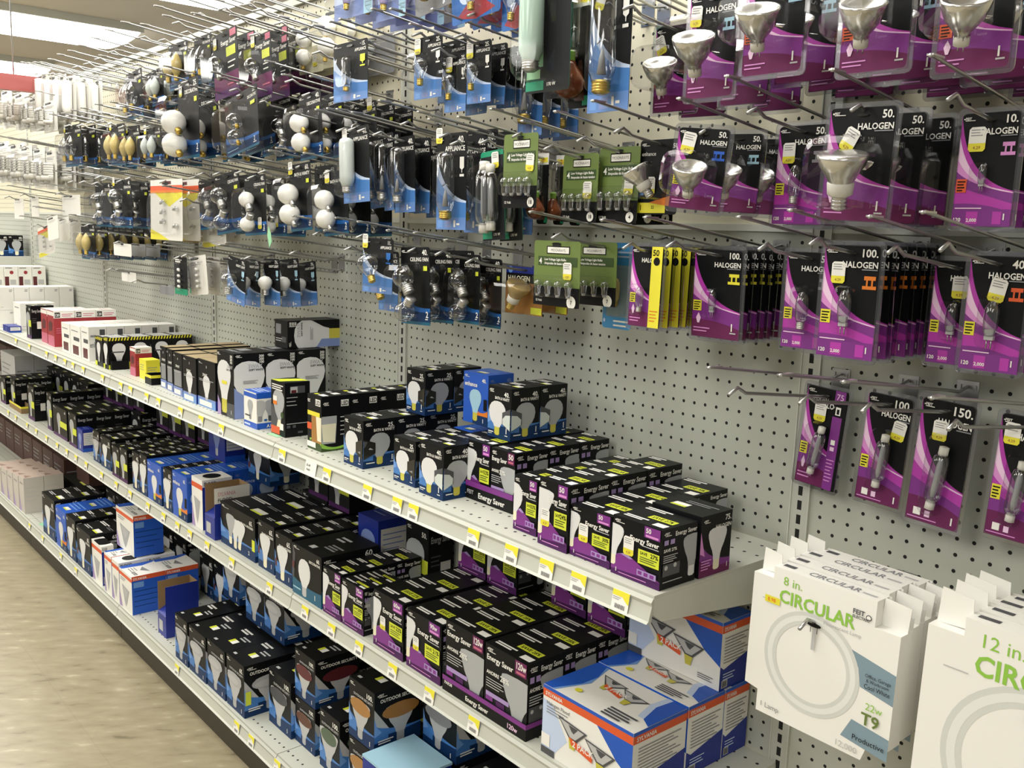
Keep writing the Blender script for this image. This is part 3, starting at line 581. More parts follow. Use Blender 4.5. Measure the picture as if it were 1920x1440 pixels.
def rrect(w, h, r, n=3):
    out = []
    for cx, cz, a0 in ((w/2-r, h/2-r, 0), (-w/2+r, h/2-r, 90), (-w/2+r, -h/2+r, 180), (w/2-r, -h/2+r, 270)):
        for i in range(n+1):
            a = math.radians(a0+90*i/n); out.append((cx+r*math.cos(a), cz+r*math.sin(a)))
    return out
def bubble(mb, cx, cz, w, h, d, mt='blister', r=None):
    r = r or min(w, h)*.28; rings = []
    for s, y in ((1.0, 0), (.97, -.7*d), (.90, -.93*d), (.72, -d)):
        rings.append([(cx+x*s, -.0008+y, cz+z*s) for x, z in rrect(w, h, r)])
    mb.ring_loft(rings, mt)
def rim(mb, w, h, z0, wd=.006, mt='rim', t=.0016):
    """raised clear edge that holds the card"""
    a = rrect(w+2*wd, h+2*wd, .008, 4); b = rrect(w-.002, h-.002, .006, 4); n = len(a)
    v = [(x, -t, z+z0) for x, z in a]+[(x, -t, z+z0) for x, z in b]+[(x, t*.4, z+z0) for x, z in a]+[(x, t*.4, z+z0) for x, z in b]; f = []
    for k in range(n):
        l = (k+1) % n
        f += [(k, l, n+l, n+k), (2*n+k, 3*n+k, 3*n+l, 2*n+l), (k, 2*n+k, 2*n+l, l), (n+k, n+l, 3*n+l, 3*n+k)]
    mb.add(v, f, mt)
# ------------------------------------------------------------------ printed cards
def c_halogen(watt, icon='white', note='yellow', foot='data', one='1', purple='purple'):
    L = [('p', swoosh(curve((0, 1.0), (.13, .42), (1, .31), 18)), 'magenta'), ('p', swoosh(curve((0, .80), (.15, .46), (.62, .345), 12)+[(1, .30)]), 'palepink'), ('p', swoosh(curve((0, .60), (.16, .43), (.62, .325), 12)+[(1, .295)]), 'pink'), ('p', swoosh(curve((0, .49), (.26, .36), (1, .29), 12)), purple), ('p', swoosh(curve((0, .36), (.35, .30), (1, .20), 12)), 'magenta' if foot == 'data' else 'purple'), ('p', swoosh(curve((0, .20), (.5, .22), (1, .12), 12)), 'plum' if foot != 'data' else 'purple')]
    if icon: L += [('r', .74, .70, .94, .735, icon), ('r', .78, .64, .81, .70, icon), ('r', .87, .64, .90, .70, icon), ('r', .72, .62, .96, .65, icon)]
    if note: L += [('r', .02, .30, .20, .42, note), ('lines', .04, .18, .39, 4, .026, .012, 'ink')]
    if foot == 'data': L += [('r', 0, 0, 1, .15, 'purple'), ('lines', .04, .5, .155, 1, .03, .01, 'palepink'), ('r', .25, .02, .45, .13, 'magenta'), ('r', .7, .02, .85, .13, 'magenta'), ('t', '120', .04, .04, .035, 'white', 'l', .16), ('t', '2,000', .26, .04, .03, 'white', 'l', .2), ('t', '1', .88, .06, .055, 'white')]
    elif foot == 'chips': L += [('r', .14, .05, .28, .11, 'white'), ('r', .36, .05, .46, .10, 'palepink'), ('lines', .04, .6, .025, 1, .03, .008, 'pink'), ('t', '1', .86, .04, .06, 'white')]
    else: L += [('p', [(.10, .22), (.15, .28), (.2, .22), (.17, .16), (.13, .16)], 'palepink'), ('lines', .05, .4, .10, 2, .035, .012, 'pink'), ('t', '1', .84, .10, .085, 'white'), ('r', .82, .07, .94, .085, 'lgrey')]
    L += [('t', watt+'.', .96, .90, .07, 'white', 'r'), ('t', 'HALOGEN', .97, .805, .055, 'white', 'r', .62), ('r', .7, .785, .97, .795, 'grey')]+LOGO(.05, .93, .035)
    return 'black', L
def c_appliance(watt, word='APPLIANCE', ico='white', deep='navy'):
    L = [('p', swoosh(curve((0, .80), (.2, .36), (1, .30))), 'paleblue'), ('p', swoosh(curve((0, .58), (.35, .32), (1, .25))), 'sky'), ('p', swoosh(curve((0, .40), (.4, .30), (1, .28))), 'midblue'), ('r', 0, 0, 1, .13, 'footblue'), ('r', .06, .02, .22, .10, 'sky'), ('r', .30, .02, .52, .10, 'lilacblue'), ('r', .6, .03, .66, .10, 'white'), ('r', .7, .05, .8, .07, 'white')]
    L += [('t', watt+'.', .94, .895, .07, 'white', 'r'), ('t', word, .96, .815, .052, 'white', 'r', .66)]+LOGO(.05, .93, .035)
    if ico: L += [('p', [(.80, .75), (.94, .75), (.94, .64), (.88, .62), (.88, .59), (.86, .59), (.86, .62), (.80, .64)], ico), ('r', .80, .55, .94, .575, ico)]
    return 'black', L
def c_plainblue(watt, word):                       # black card, blue foot
    L = [('p', swoosh(curve((0, .36), (.4, .20), (1, .22))), 'blue'), ('p', swoosh(curve((0, .26), (.4, .14), (1, .17))), 'navy'), ('r', 0, 0, 1, .04, 'teal'), ('t', watt+'.', .93, .90, .07, 'white', 'r'), ('t', word, .96, .82, .05, 'white', 'r', .7), ('t', '2', .86, .10, .08, 'white'), ('r', .84, .07, .93, .082, 'white')]+LOGO(.05, .93, .035)
    L += [('r', .80, .70, .93, .76, 'acid'), ('lines', .06, .4, .09, 1, .03, .012, 'ltblue')]
    return 'black', L
def c_saver():
    L = [('r', 0, 0, 1, .36, 'plum'), ('r', 0, 0, 1, .12, 'dpurple'), ('r', .72, .88, .96, .98, 'rose'), ('t', 'Energy Saver', .95, .79, .075, 'white', 'r', .8), ('r', .55, .60, .92, .74, 'acid'), ('lines', .6, .9, .5, 2, .08, .02, 'white'), ('lines', .55, .9, .17, 1, .03, .025, 'rose')]
    return 'black', L
def c_green(word='MOONRAYS', num='18'):
    L = [('r', 0, 0, 1, .30, 'ink'), ('r', .28, .80, .78, .92, 'ink'), ('r', .30, .815, .76, .905, 'white'), ('t', word, .53, .838, .042, 'dgrey', 'c', .40, False), ('r', .10, .62, .94, .76, 'dgreen'), ('t', '4', .12, .645, .09, 'white'), ('t', 'Low Voltage Light Bulbs', .24, .70, .036, 'white', 'l', .64), ('t', 'Ampoules de basse tension', .24, .64, .036, 'white', 'l', .68), ('t', '12 Volt', .07, .06, .035, 'white', 'l', .2), ('c', .84, .08, .095, .095, 'white'), ('t', num, .84, .055, .055, 'ink', 'c', .14), ('c', .5, .955, .10, .02, 'ink')]
    return 'green', L
def c_blue():
    return 'bluecard', [('r', .14, .14, .98, .74, 'slate'), ('c', .30, .87, .1, .1, 'paleblue'), ('c', .30, .87, .08, .08, 'bluecard'), ('lines', .46, .95, .88, 2, .05, .02, 'paleblue'), ('lines', .4, .96, .08, 2, .05, .02, 'white'), ('c', .08, .09, .04, .05, 'paleblue')]
def c_goldhal():
    return 'black', [('r', 0, .86, 1, 1, 'dblue'), ('c', .12, .93, .06, .06, 'sky'), ('lines', .22, .5, .92, 1, .04, .02, 'paleblue'), ('t', 'HALOGEN', .06, .70, .11, 'cream', 'l', .9), ('r', 0, 0, 1, .66, 'amber'), ('r', .7, .02, .98, .16, 'acid')]
def c_led():
    return 'black', [('t', '50', .95, .88, .06, 'white', 'r'), ('t', 'LED', .95, .77, .05, 'lgrey', 'r', .22, False), ('t', 'enhance', .06, .79, .055, 'white', 'l', .45, False), ('r', 0, .02, .72, .16, 'yellow'), ('t', '1', .08, .06, .07, 'ink'), ('t', '22', .36, .08, .04, 'ink'), ('p', [(.3, .16), (1, .28), (1, .1), (.72, .12)], 'orange'), ('r', 0, .26, .15, .36, 'sky')]+LOGO(.06, .92, .04)
def c_orange():
    return 'paper', [('p', [(0, .88), (1, .80), (1, .72), (.6, .55), (0, .86)], 'yellow'), ('r', 0, .82, 1, .90, 'redor'), ('r', 0, .78, 1, .82, 'orange'), ('p', [(0, 0), (.6, 0), (.3, .1), (0, .18)], 'yellow'), ('r', .38, .92, .66, .97, 'maroon')]
def c_pale(h='paper'):
    return h, [('r', .1, .9, .5, .96, 'dgrey'), ('lines', .1, .8, .82, 2, .05, .02, 'lgrey')]
def c_purpletop():
    return 'lilac', [('r', 0, 0, 1, .3, 'lilacblue'), ('p', swoosh(curve((0, .8), (.4, .5), (1, .6)), .3), 'paleblue'), ('r', .78, .0, 1, 1, 'ltblue'), ('lines', .82, .98, .9, 12, .07, .02, 'slate')]
def c_bluered():
    return 'blue', [('p', [(.1, .1), (.5, .45), (.9, .1), (.5, .0)], 'red'), ('p', [(0, .9), (.4, .6), (1, .7), (1, 1), (0, 1)], 'sky'), ('c', .3, .5, .14, .14, 'paleblue')]
def c_teal(dark=True):
    return 'emerald', [('r', 0, .0, 1, .94, 'char'), ('r', 0, .22, .4, .5, 'mint'), ('r', 0, .02, .42, .10, 'emerald'), ('t', '170 W', .5, .05, .03, 'white', 'l', .4), ('r', .02, .12, .34, .2, 'mint')]
def c_sodium():
    return 'ink', [('r', .0, .84, 1, 1, 'paper'), ('r', .1, .87, .9, .94, 'yellow'), ('t', '3.70', .3, .885, .04, 'orange', 'l', .4), ('r', .7, .02, 1, .1, 'emerald'), ('p', [(.3, .06), (.8, .06), (.62, .40), (.45, .40)], 'brown')]
def c_night():
    b, L = c_appliance('7\u00bd', 'NIGHT LIGHT', 'ltblue'); return b, L
def c_yellow50():
    b, L = c_halogen('50', None, 'yellow', 'none'); return b, L+[('r', .66, 0, 1, 1, 'yellow'), ('t', '50', .70, .89, .075, 'ink', 'l', .28), ('c', .83, .82, .10, .10, 'ink'), ('lines', .7, .95, .2, 4, .04, .012, 'orange')]
def c_strip75():
    b, L = c_halogen('75', None, 'yellow', 'none'); return b, L[:-4]+[('r', .72, 0, 1, 1, 'black'), ('r', .70, .0, .93, .74, 'purple'), ('r', .70, .88, .95, 1, 'purple'), ('t', '75', .74, .91, .06, 'palepink', 'l', .2, False), ('r', .76, .76, .88, .84, 'white'), ('r', .79, .77, .85, .82, 'black'), ('lines', .72, .9, .30, 7, .035, .01, 'pink'), ('r', .76, .46, .86, .51, 'white'), ('r', .76, .40, .86, .44, 'palepink'), ('t', 'HALOGEN', .06, .86, .045, 'lgrey', 'l', .5, False)]+LOGO(.05, .94, .035)

# kind -> (card function, args, bubble (cx, cz, w, h as fractions, depth m), lamps [(shape, glass, metal, x, z foot, height (fractions of card h), angle deg)], rim, object name)
def K(kind):
    h = lambda w, **k: ('halogen_lamp_pack', c_halogen, (w,), k)
    return KINDS[kind]
DEG = math.radians
KINDS = {
 'mr16': ('halogen_lamp_pack', lambda: c_halogen('50', 'ltblue', 'redor', 'none'), (.46, .47, .80, .52, .030), [('M', 'reflector', 'alu', .0, .17, .40, 14, .42)], True),
 'par20': ('halogen_lamp_pack', lambda: c_halogen('50', None, None, 'none'), (.5, .42, .86, .66, .036), [('P', 'reflector', 'alu', .02, .09, .52, 7, .22)], True),
 'capsule10': ('halogen_lamp_pack', lambda: c_halogen('10', 'pink', 'redor'), (.45, .44, .34, .26, .016), [('pin', 'clearglass', 'alu', -.02, .33, .22, 0, 0)], True),
 'capsule50': ('halogen_lamp_pack', lambda: c_halogen('50', 'grey', 'yellow'), (.48, .42, .4, .50, .02), [('K', 'clearglass', 'alu', -.02, .20, .40, 0, 0)], True),
 'pin100': ('halogen_lamp_pack', lambda: c_halogen('100', 'yellow', 'yellow', 'none'), (.45, .40, .34, .36, .016), [('pin', 'clearglass', 'alu', -.03, .27, .28, 0, 0)], True),
 'pin100b': ('halogen_lamp_pack', lambda: c_halogen('100', 'orange', 'yellow'), (.5, .43, .34, .44, .018), [('pin', 'clearglass', 'alu', .0, .25, .36, 0, 0)], True),
 'pin40': ('halogen_lamp_pack', lambda: c_halogen('40', 'redor', 'yellow'), (.5, .43, .36, .46, .018), [('pin', 'clearglass', 'alu', .02, .24, .38, 0, 0)], True),
 'halplain': ('halogen_lamp_pack', lambda: c_halogen('35', None, 'yellow'), (.5, .43, .36, .4, .018), [('pin', 'clearglass', 'alu', .0, .26, .34, 0, 0)], True),
 'tube100': ('halogen_lamp_pack', lambda: c_halogen('100', None, 'yellow', 'chips', purple='magenta'), (.48, .42, .30, .60, .018), [('D', 'clearglass', 'alu', .0, .16, .50, 4, 0)], True),
 'tube150': ('halogen_lamp_pack', lambda: c_halogen('150', None, None, 'chips', purple='magenta'), (.5, .42, .32, .66, .02), [('D', 'clearglass', 'alu', .0, .14, .52, 5, 0)], True),
 'tube75': ('halogen_lamp_pack', c_strip75, (.40, .38, .30, .56, .02), [('D', 'clearglass', 'alu', -.06, .13, .50, 7, 0)], True),
 'narrow50': ('halogen_lamp_pack', c_yellow50, (.36, .34, .4, .40, .02), [('K', 'clearglass', 'alu', -.08, .18, .32, 0, 0)], True),
 'silver': ('halogen_lamp_pack', lambda: c_halogen('50', 'cobalt', 'yellow', 'none'), (.5, .42, .84, .58, .034), [('M', 'reflector', 'alu', .02, .14, .42, 8, .42)], True),
 'app25': ('appliance_bulb_pack', lambda: c_appliance('25'), (.42, .42, .58, .62, .028), [('A', 'clearglass', 'brass', -.04, .19, .46, 0, 0)], False),
 'app15': ('appliance_bulb_pack', lambda: c_appliance('15', ico='acid'), (.5, .44, .44, .62, .026), [('T', 'clearglass', 'brass', .0, .15, .58, 0, 0)], False),
 'app40c': ('appliance_bulb_pack', lambda: c_appliance('40'), (.58, .45, .40, .72, .026), [('T', 'clearglass', 'brass', .06, .10, .70, 0, 0)], False),
 'app40f': ('appliance_bulb_pack', lambda: c_appliance('40', ico=None, deep='navy'), (.40, .44, .52, .78, .032), [('T', 'frost', 'alu', -.10, .12, .74, 0, 0)], False),
 'app40e': ('appliance_bulb_pack', lambda: c_appliance('40', ico=None), (.45, .44, .62, .76, .03), [('T', 'clearglass', 'alu', -.04, .12, .74, 0, 0)], False),
 'app11': ('appliance_bulb_pack', lambda: c_appliance('11', ico='blue'), (.45, .44, .74, .62, .034), [('E', 'clearglass', 'brass', .16, .20, .56, -28, 0)], False),
 'globe2': ('globe_bulb_pack', lambda: c_plainblue('25', 'DECORATIVE'), (.42, .44, .78, .68, .046), [('G', 'glass_white', 'brass', .14, .30, .40, -52, 0), ('G', 'glass_white', 'brass', .16, .02, .40, -52, 0)], False),
 'globe2c': ('globe_bulb_pack', lambda: c_plainblue('25', 'DECORATIVE'), (.42, .44, .80, .70, .046), [('G', 'clearglass', 'brass', .14, .36, .36, -52, 0), ('G', 'clearglass', 'brass', .16, .08, .36, -52, 0)], False),
 'globe40': ('globe_bulb_pack', lambda: c_plainblue('40', 'DECORATIVE'), (.42, .44, .80, .72, .046), [('G', 'glass_white', 'brass', .12, .38, .38, -46, 0), ('G', 'glass_white', 'brass', .16, .08, .38, -46, 0)], False),
 'globe60': ('globe_bulb_pack', lambda: c_plainblue('60', 'BATH & VANITY'), (.42, .44, .82, .72, .05), [('G', 'glass_white', 'alu', .10, .36, .40, -40, 0), ('G', 'glass_white', 'alu', .14, .06, .40, -40, 0)], False),
 'fanwhite': ('ceiling_fan_bulb_pack', lambda: c_plainblue('40', 'CEILING FAN'), (.44, .44, .82, .72, .046), [('S', 'glass_white', 'alu', .10, .40, .36, -34, 0), ('S', 'glass_white', 'alu', .14, .36, .36, -140, 0)], False),
 'fanclear': ('ceiling_fan_bulb_pack', lambda: c_plainblue('40', 'CEILING FAN'), (.44, .44, .84, .74, .046), [('S', 'clearglass', 'alu', .14, .40, .40, -34, 0), ('S', 'clearglass', 'alu', .18, .36, .38, -140, 0)], False),
 'night': ('night_light_bulb_pack', c_night, (.50, .44, .50, .56, .03), [('S', 'glass_white', 'alu', .0, .22, .42, 0, 0)], False),
 'nightclear': ('night_light_bulb_pack', c_night, (.52, .44, .50, .56, .03), [('S', 'clearglass', 'alu', .02, .20, .48, 0, 0)], False),
 'green18': ('wedge_bulb_pack', lambda: c_green(num='18'), (.5, .32, .92, .34, .02), [('W', 'clearglass', 'alu', a, .18, .24, 0, 0) for a in (-.33, -.11, .11, .33)], False),
 'green4': ('wedge_bulb_pack', lambda: c_green(num='4'), (.5, .32, .92, .34, .02), [('W', 'clearglass', 'alu', a, .18, .24, 0, 0) for a in (-.33, -.11, .11, .33)], False),
 'green7': ('wedge_bulb_pack', lambda: c_green(num='7'), (.5, .30, .92, .34, .02), [('W', 'clearglass', 'alu', a, .16, .24, 0, 0) for a in (-.33, -.11, .11, .33)], False),
 'bluecard': ('small_lamp_pack', c_blue, (.56, .43, .78, .56, .03), [('K', 'amberglass', 'brass', .04, .26, .34, 0, 0)], False),
 'goldpar': ('reflector_lamp_pack', c_goldhal, (.5, .36, .96, .66, .05), [('P', 'goldglass', 'brass', -.1, .12, .64, 30, 0)], False),
 'led50': ('led_lamp_pack', c_led, (.45, .44, .8, .5, .045), [('P', 'reflector', 'alu', .10, .22, .46, -26, .35)], False),
 'saver': ('candelabra_bulb_pack', c_saver, (.38, .44, .7, .66, .04), [('A', 'clearglass', 'alu', .06, .24, .42, -30, 0)], False),
 'orange': ('small_bulb_card', c_orange, (.5, .44, .96, .70, .03), [('C', 'clearglass', 'alu', x, z, .20, a, 0) for x, z, a in ((-.1, .60, 75), (-.1, .44, 75), (-.1, .28, 75), (.3, .50, 80), (.3, .22, 80))], False),
 'tancard': ('small_bulb_card', lambda: c_pale('tan'), (.5, .45, .9, .7, .03), [('C', 'amberglass', 'brass', x, z, .2, 0, 0) for x, z in ((-.2, .5), (.2, .5), (-.2, .2), (.2, .2))], False),
 'amber': ('candle_bulb_pack', lambda: c_plainblue('40', 'CHANDELIER'), (.5, .42, .92, .72, .04), [('C', 'amberglass', 'brass', a, .14, .62, 0, 0) for a in (-.22, .2)], False),
 'candle': ('candle_bulb_pack', lambda: c_plainblue('40', 'CHANDELIER'), (.46, .42, .88, .74, .04), [('C', 'frost', 'brass', a, .12, .62, 0, 0) for a in (-.22, .18)], False),
 'candleclear': ('candle_bulb_pack', lambda: c_plainblue('40', 'DECORATIVE'), (.5, .42, .9, .76, .04), [('C', 'clearglass', 'brass', a, .12, .62, 0, 0) for a in (-.2, .2)], False),
 'palelong': ('tube_bulb_pack', lambda: c_pale('paper'), (.5, .46, .7, .84, .03), [('T', 'glass_white', 'alu', 0, .06, .82, 0, 0)], False),
 'cfl': ('spiral_bulb_pack', lambda: c_pale('white'), (.5, .42, .96, .74, .06), [('spiral', 'glass_white', 'alu', a, .16, .5, 0, 0) for a in (-.22, .22)], False),
 'creamglobe': ('globe_bulb_pack', lambda: c_pale('cream'), (.46, .42, .86, .76, .05), [('G', 'glass_white', 'brass', -.05, .42, .42, 10, 0), ('G', 'glass_white', 'brass', -.05, .06, .42, 10, 0)], False),
 'purpletop': ('reflector_lamp_pack', c_purpletop, (.42, .4, .7, .6, .04), [('A', 'lilacglass', 'brass', .0, .1, .5, 0, 0)], False),
 'greyclear': ('reflector_lamp_pack', lambda: c_pale('grey'), (.5, .42, .9, .76, .05), [('P', 'frost', 'brass', .0, .08, .66, 8, 0)], False),
 'bluered': ('reflector_lamp_pack', c_bluered, (.5, .45, .84, .7, .04), [('A', 'clearglass', 'brass', .05, .1, .55, 0, 0)], False),
 'hid': ('discharge_lamp_pack', c_teal, (.42, .50, .80, .86, .05), [('T', 'hidfrost', 'alu', -.18, .16, .80, 0, 0)], False),
 'sodium': ('discharge_lamp_pack', c_sodium, (.5, .46, .86, .82, .045), [('T', 'clearglass', 'alu', -.06, .40, .50, 0, 0), ('E', 'brownglass', 'lime', .08, .46, .40, 180, 0)], False),
 'glassrod': ('tube_bulb_pack', c_teal, (.4, .46, .7, .8, .03), [('D', 'clearglass', 'alu', -.14, .08, .80, 4, 0), ('D', 'clearglass', 'alu', .16, .10, .74, 2, 0)], False),
 'whitecard': ('folded_card_pack', lambda: c_pale('white'), None, [], False),
 'greycard': ('folded_card_pack', lambda: c_pale('grey'), None, [], False),
 'c7card': ('small_bulb_card', lambda: ('ink', [('r', 0, 0, 1, .16, 'emerald'), ('lines', .1, .6, .9, 2, .05, .03, 'white')]), (.45, .48, .8, .74, .03), [('C', 'glass_white', 'alu', x, z, .20, a, 0) for x, z, a in ((.1, .62, -70), (.1, .48, -80), (.1, .32, -70), (.1, .20, -80))], False),
 'c7pale': ('small_bulb_card', lambda: c_pale('paper'), (.45, .48, .8, .74, .03), [('C', 'glass_white', 'alu', x, z, .20, a, 0) for x, z, a in ((.1, .62, -70), (.1, .48, -80), (.1, .32, -70), (.1, .20, -80))], False),
}
mat('lilacglass', 'b9aed8', .2, 0, .02, 20); mat('hidfrost', 'b9d3c6', .2, 0, .04, 8)
_PK = {}
LRAD = {'M': .64, 'P': .43, 'G': .4, 'A': .29, 'S': .37, 'T': .14, 'D': .13, 'W': .27, 'E': .36, 'C': .22, 'K': .17, 'pin': .17, 'spiral': .34}
def depth_of(kind, h):
    bb, lamps = KINDS[kind][2], KINDS[kind][3]
    if not bb: return .004
    return max([bb[4] if not lamps else .012]+[2*LRAD[l[0]]*l[5]*h+.004 for l in lamps])
PACKS = []
def hits(bs, tol=.004):
    return any(all(min(a[2*k+1], b[2*k+1])-max(a[2*k], b[2*k]) > tol for k in range(3)) for b in PACKS for a in bs)
def pack_boxes(kind, cx, y, z, w, h):
    bb = KINDS[kind][2]; z0 = z-.93*h; out = [(cx-w/2+.004, cx+w/2-.004, y-.003, y+.003, z0, z0+h)]
    if bb:
        d = depth_of(kind, h); out.append((cx+(bb[0]-.5-bb[2]/2)*w+.003, cx+(bb[0]-.5+bb[2]/2)*w-.003, y-d, y, z0+(bb[1]-bb[3]/2)*h, z0+(bb[1]+bb[3]/2)*h))
    return out
def pack_root(kind, w, h, plain=False):
    """first pack of a kind and size: an Empty at the hanging hole with card, blister and lamps below it"""
    nm, cf, bb, lamps, rm = KINDS[kind]
    key = (kind, round(w, 3), round(h, 3))
    if key not in _PK:
        base, L = cf(); z0 = -h*.93; mb = MB()
        ol = [(x, z+z0+h/2) for x, z in rrect(w, h, .006)]
        mb.prism(ol, -.0004, .0004, base)
        L = list(L)+[('c', .5, .93, .09, .018, 'film')]
        face(mb, (-w/2, -.0004, z0), (1, 0, 0), (0, 0, 1), w, h, L, .00012)
        card = mb.mesh('card'); bl = None
        if bb:
            mb = MB(); bubble(mb, (bb[0]-.5)*w, z0+bb[1]*h, bb[2]*w, bb[3]*h, depth_of(kind, h))
            if rm: rim(mb, w, h, z0+h/2)
            bl = mb.mesh('blister')
        _PK[key] = (card, bl)
    card, bl = _PK[key]
    r = bpy.data.objects.new(nm, None); COL.objects.link(r); r.empty_display_size = .02
    link('backing_card', card, r)
    if bl: link('blister', bl, r)
    z0 = -h*.93
    for (s, g, mt, x, z, hh, a, tl) in lamps:
        dep = bb[4]; H = hh*h; rad = {'M': .62, 'P': .46, 'G': .4, 'A': .29, 'S': .37, 'T': .14, 'D': .13, 'W': .27, 'E': .36, 'C': .22, 'K': .17, 'pin': .17, 'spiral': .34}[s]*H
        lamp(r, s, g, mt, x*w, z0+z*h, H, y=-max(rad*(.95 if s != 'M' else .9), .004)-.0015, ang=DEG(a), tilt=tl)
    return r
HOOKS = []
LL = .30
def hook_mesh():
    out = []
    mb = MB(); mb.tube([(0, 0, 0), (0, -.012, -.004), (0, -.26, .024), (0, -.272, .030), (0, -.280, .034), (0, -.30, .025)], .0026, 'steel', 8); out.append(mb.mesh('wire_arm'))
    mb = MB(); mb.tube([(0, 0, .034), (0, -.03, .028), (0, -.07, .034), (0, -.345, .068), (0, -.352, .067)], .0024, 'steel', 8); mb.box(-.004, .004, -.352, -.325, .0668, .0692, 'alu'); out.append(mb.mesh('label_arm'))
    mb = MB(); mb.box(-.016, .016, -.0016, -.0004, -.006, .042, 'steel'); mb.box(-.013, -.009, -.004, -.0016, .028, .036, 'steel'); mb.box(.009, .013, -.004, -.0016, .028, .036, 'steel'); out.append(mb.mesh('back_plate'))
    return out
HM = None
def hook(x, z, label, L=LL, upper=True, group='double wire hooks on the pegboard'):
    global HM
    if any(abs(x-o.location.x) < .035 and abs(z-o.location.z) < .055 for o in HOOKS): return None
    if HM is None: HM = hook_mesh()
    r = bpy.data.objects.new('peg_hook', None); COL.objects.link(r); r.empty_display_size = .02; r.location = (x, 0, z)
    s = L/.30
    link('wire_arm', HM[0], r, scale=(1, s, 1))
    if upper: link('label_arm', HM[1], r, scale=(1, s, 1))
    link('back_plate', HM[2], r)
    tag(r, label, 'hook', group); HOOKS.append(r); return r
def hang(kind, tl, tr, bl, Y, short, n=1, dy=.02, roll=0.0, yaw=0.0, hk=True, L=LL, sticker=None, stick=STICK, w=None, mixed=None, upper=True, noise=.0):
    """a pack whose card shows its top left corner at tl, right edge at column tr and bottom left at row bl, hanging at depth Y (m) in front of the board"""
    nm = KINDS[kind][0]; first = None
    def solve(Y):
        P = atY(tl[0], tl[1], Y); B = atY(tl[0], bl, Y); R_ = atY(tr, tl[1], Y)
        ww = w or (R_.x-P.x); h = P.z-B.z
        return P.x+ww/2, P.z-.07*h, ww, h
    for off in (0, .012, -.012, .024, -.024, .036, -.036, .05, -.05, .065, .08, .1, .12, .14, None):   # find room between the neighbours
        if off is None: off = 0; break
        if not -.315 < Y+off < -.014: continue
        cx, z, ww, h = solve(Y+off)
        if not hits(pack_boxes(kind, cx, Y+off, z, ww, h)): break
    Y += off; cx, z, ww, h = solve(Y)
    dep = depth_of(mixed or kind, h); yy = Y
    for i in range(n):
        if i:
            yy = max(yy+dy, yy+dep+.005); ok = False
            for _ in range(4):
                if yy > -.014: break
                if not hits(pack_boxes(kind, cx, yy, z, ww, h)): ok = True; break
                yy += .012
            if not ok: break
        PACKS.extend(pack_boxes(kind, cx, yy, z, ww, h))
        kd = kind if (mixed is None or i == 0) else mixed
        if i == 0 or (i == 1 and mixed): o = pack_root(kd, ww, h); src = o
        else: o = copy_tree(src)
        o.location = (cx, yy, z)
        rr = roll if i == 0 else roll*.5+random.uniform(-1.5, 1.5)
        o.rotation_euler = (DEG(random.uniform(-1, 1)), DEG(rr), DEG(yaw if i == 0 else yaw*.4+random.uniform(-1.2, 1.2)))
        lb = short if i == 0 else f'{ORD[i]} pack behind the {short}'
        tag(o, lb, 'bulb pack', ('packs hanging with the '+short) if n > 1 else None)
        if i == 0: first = o
    if sticker and first:
        for st in (sticker if isinstance(sticker, list) else [sticker]):
            sx, sz = st[0], st[1]; a = st[2] if len(st) > 2 else 0
            tag(link('price_sticker', stick, first, ((sx-.5)*ww, -KINDS[kind][2][4]*0-.0022, -h*.93+sz*h), (0, DEG(a), 0)), 'white price sticker with yellow foot')
    if hk:
        s = L/.30
        # the wire rises a little towards its tip
        zz = z-.092*abs(Y)+.002
        hook(cx, zz, f'wire hook that carries the {short}', L, upper)
    return first
# ------------------------------------------------------------------ the setting
def plane_box(name, x0, x1, y0, y1, z0, z1, mt, kind='structure', label=None, cat=None):
    mb = MB(); mb.box(x0, x1, y0, y1, z0, z1, mt); o = link(name, mb.mesh(name)); tag(o, label, cat, kind=kind); return o
plane_box('floor', -16, 3.5, -5.0, 1.6, -.05, 0, 'floor_tile', label='beige mottled vinyl tile floor of the aisle', cat='floor')
plane_box('ceiling', -16, 3.5, -5.0, 4.5, CEIL, CEIL+.05, 'ceiling_paint', label='tan painted ceiling above the aisle', cat='ceiling')
# fluorescent fixtures across the aisle
FX = [(-4.45, 1.05), (-6.35, 1.0), (-8.5, 1.0), (-10.7, 1.0), (-2.5, 1.0), (-.5, 1.0)]
def fixture(name, x, y0, y1, w, label):
    r = bpy.data.objects.new(name, None); COL.objects.link(r); r.location = (x, 0, CEIL)
    mb = MB(); mb.box(-w/2-.02, w/2+.02, y0-.02, y1+.02, -.05, -.0005, 'shelf_paint'); link('housing', mb.mesh('housing'), r)
    mb = MB(); n = 6
    pts = [(-w/2*math.cos(math.pi*i/n), -.0505-.035*math.sin(math.pi*i/n)) for i in range(n+1)]
    v = [(x_, y0, z_) for x_, z_ in pts]+[(x_, y1, z_) for x_, z_ in pts]; k = n+1
    mb.add(v, [(i, i+1, k+i+1, k+i) for i in range(n)]+[tuple(range(k))[::-1], tuple(range(k, 2*k))], 'diffuser')
    link('diffuser', mb.mesh('diffuser'), r)
    tag(r, label, 'ceiling light', 'ceiling lights over the aisle')
for i, (x, y1) in enumerate(FX):
    fixture('fluorescent_light', x, -1.35, y1, .80, ('bright fluorescent ceiling light ending above the globe packs', 'large bright fluorescent ceiling light in the top left corner', 'lower bright fluorescent ceiling light above the red sign', 'farthest fluorescent ceiling light down the aisle', 'fluorescent ceiling light over the middle sections', 'fluorescent ceiling light over the halogen packs', 'fluorescent ceiling light nearest the end of the aisle')[i])
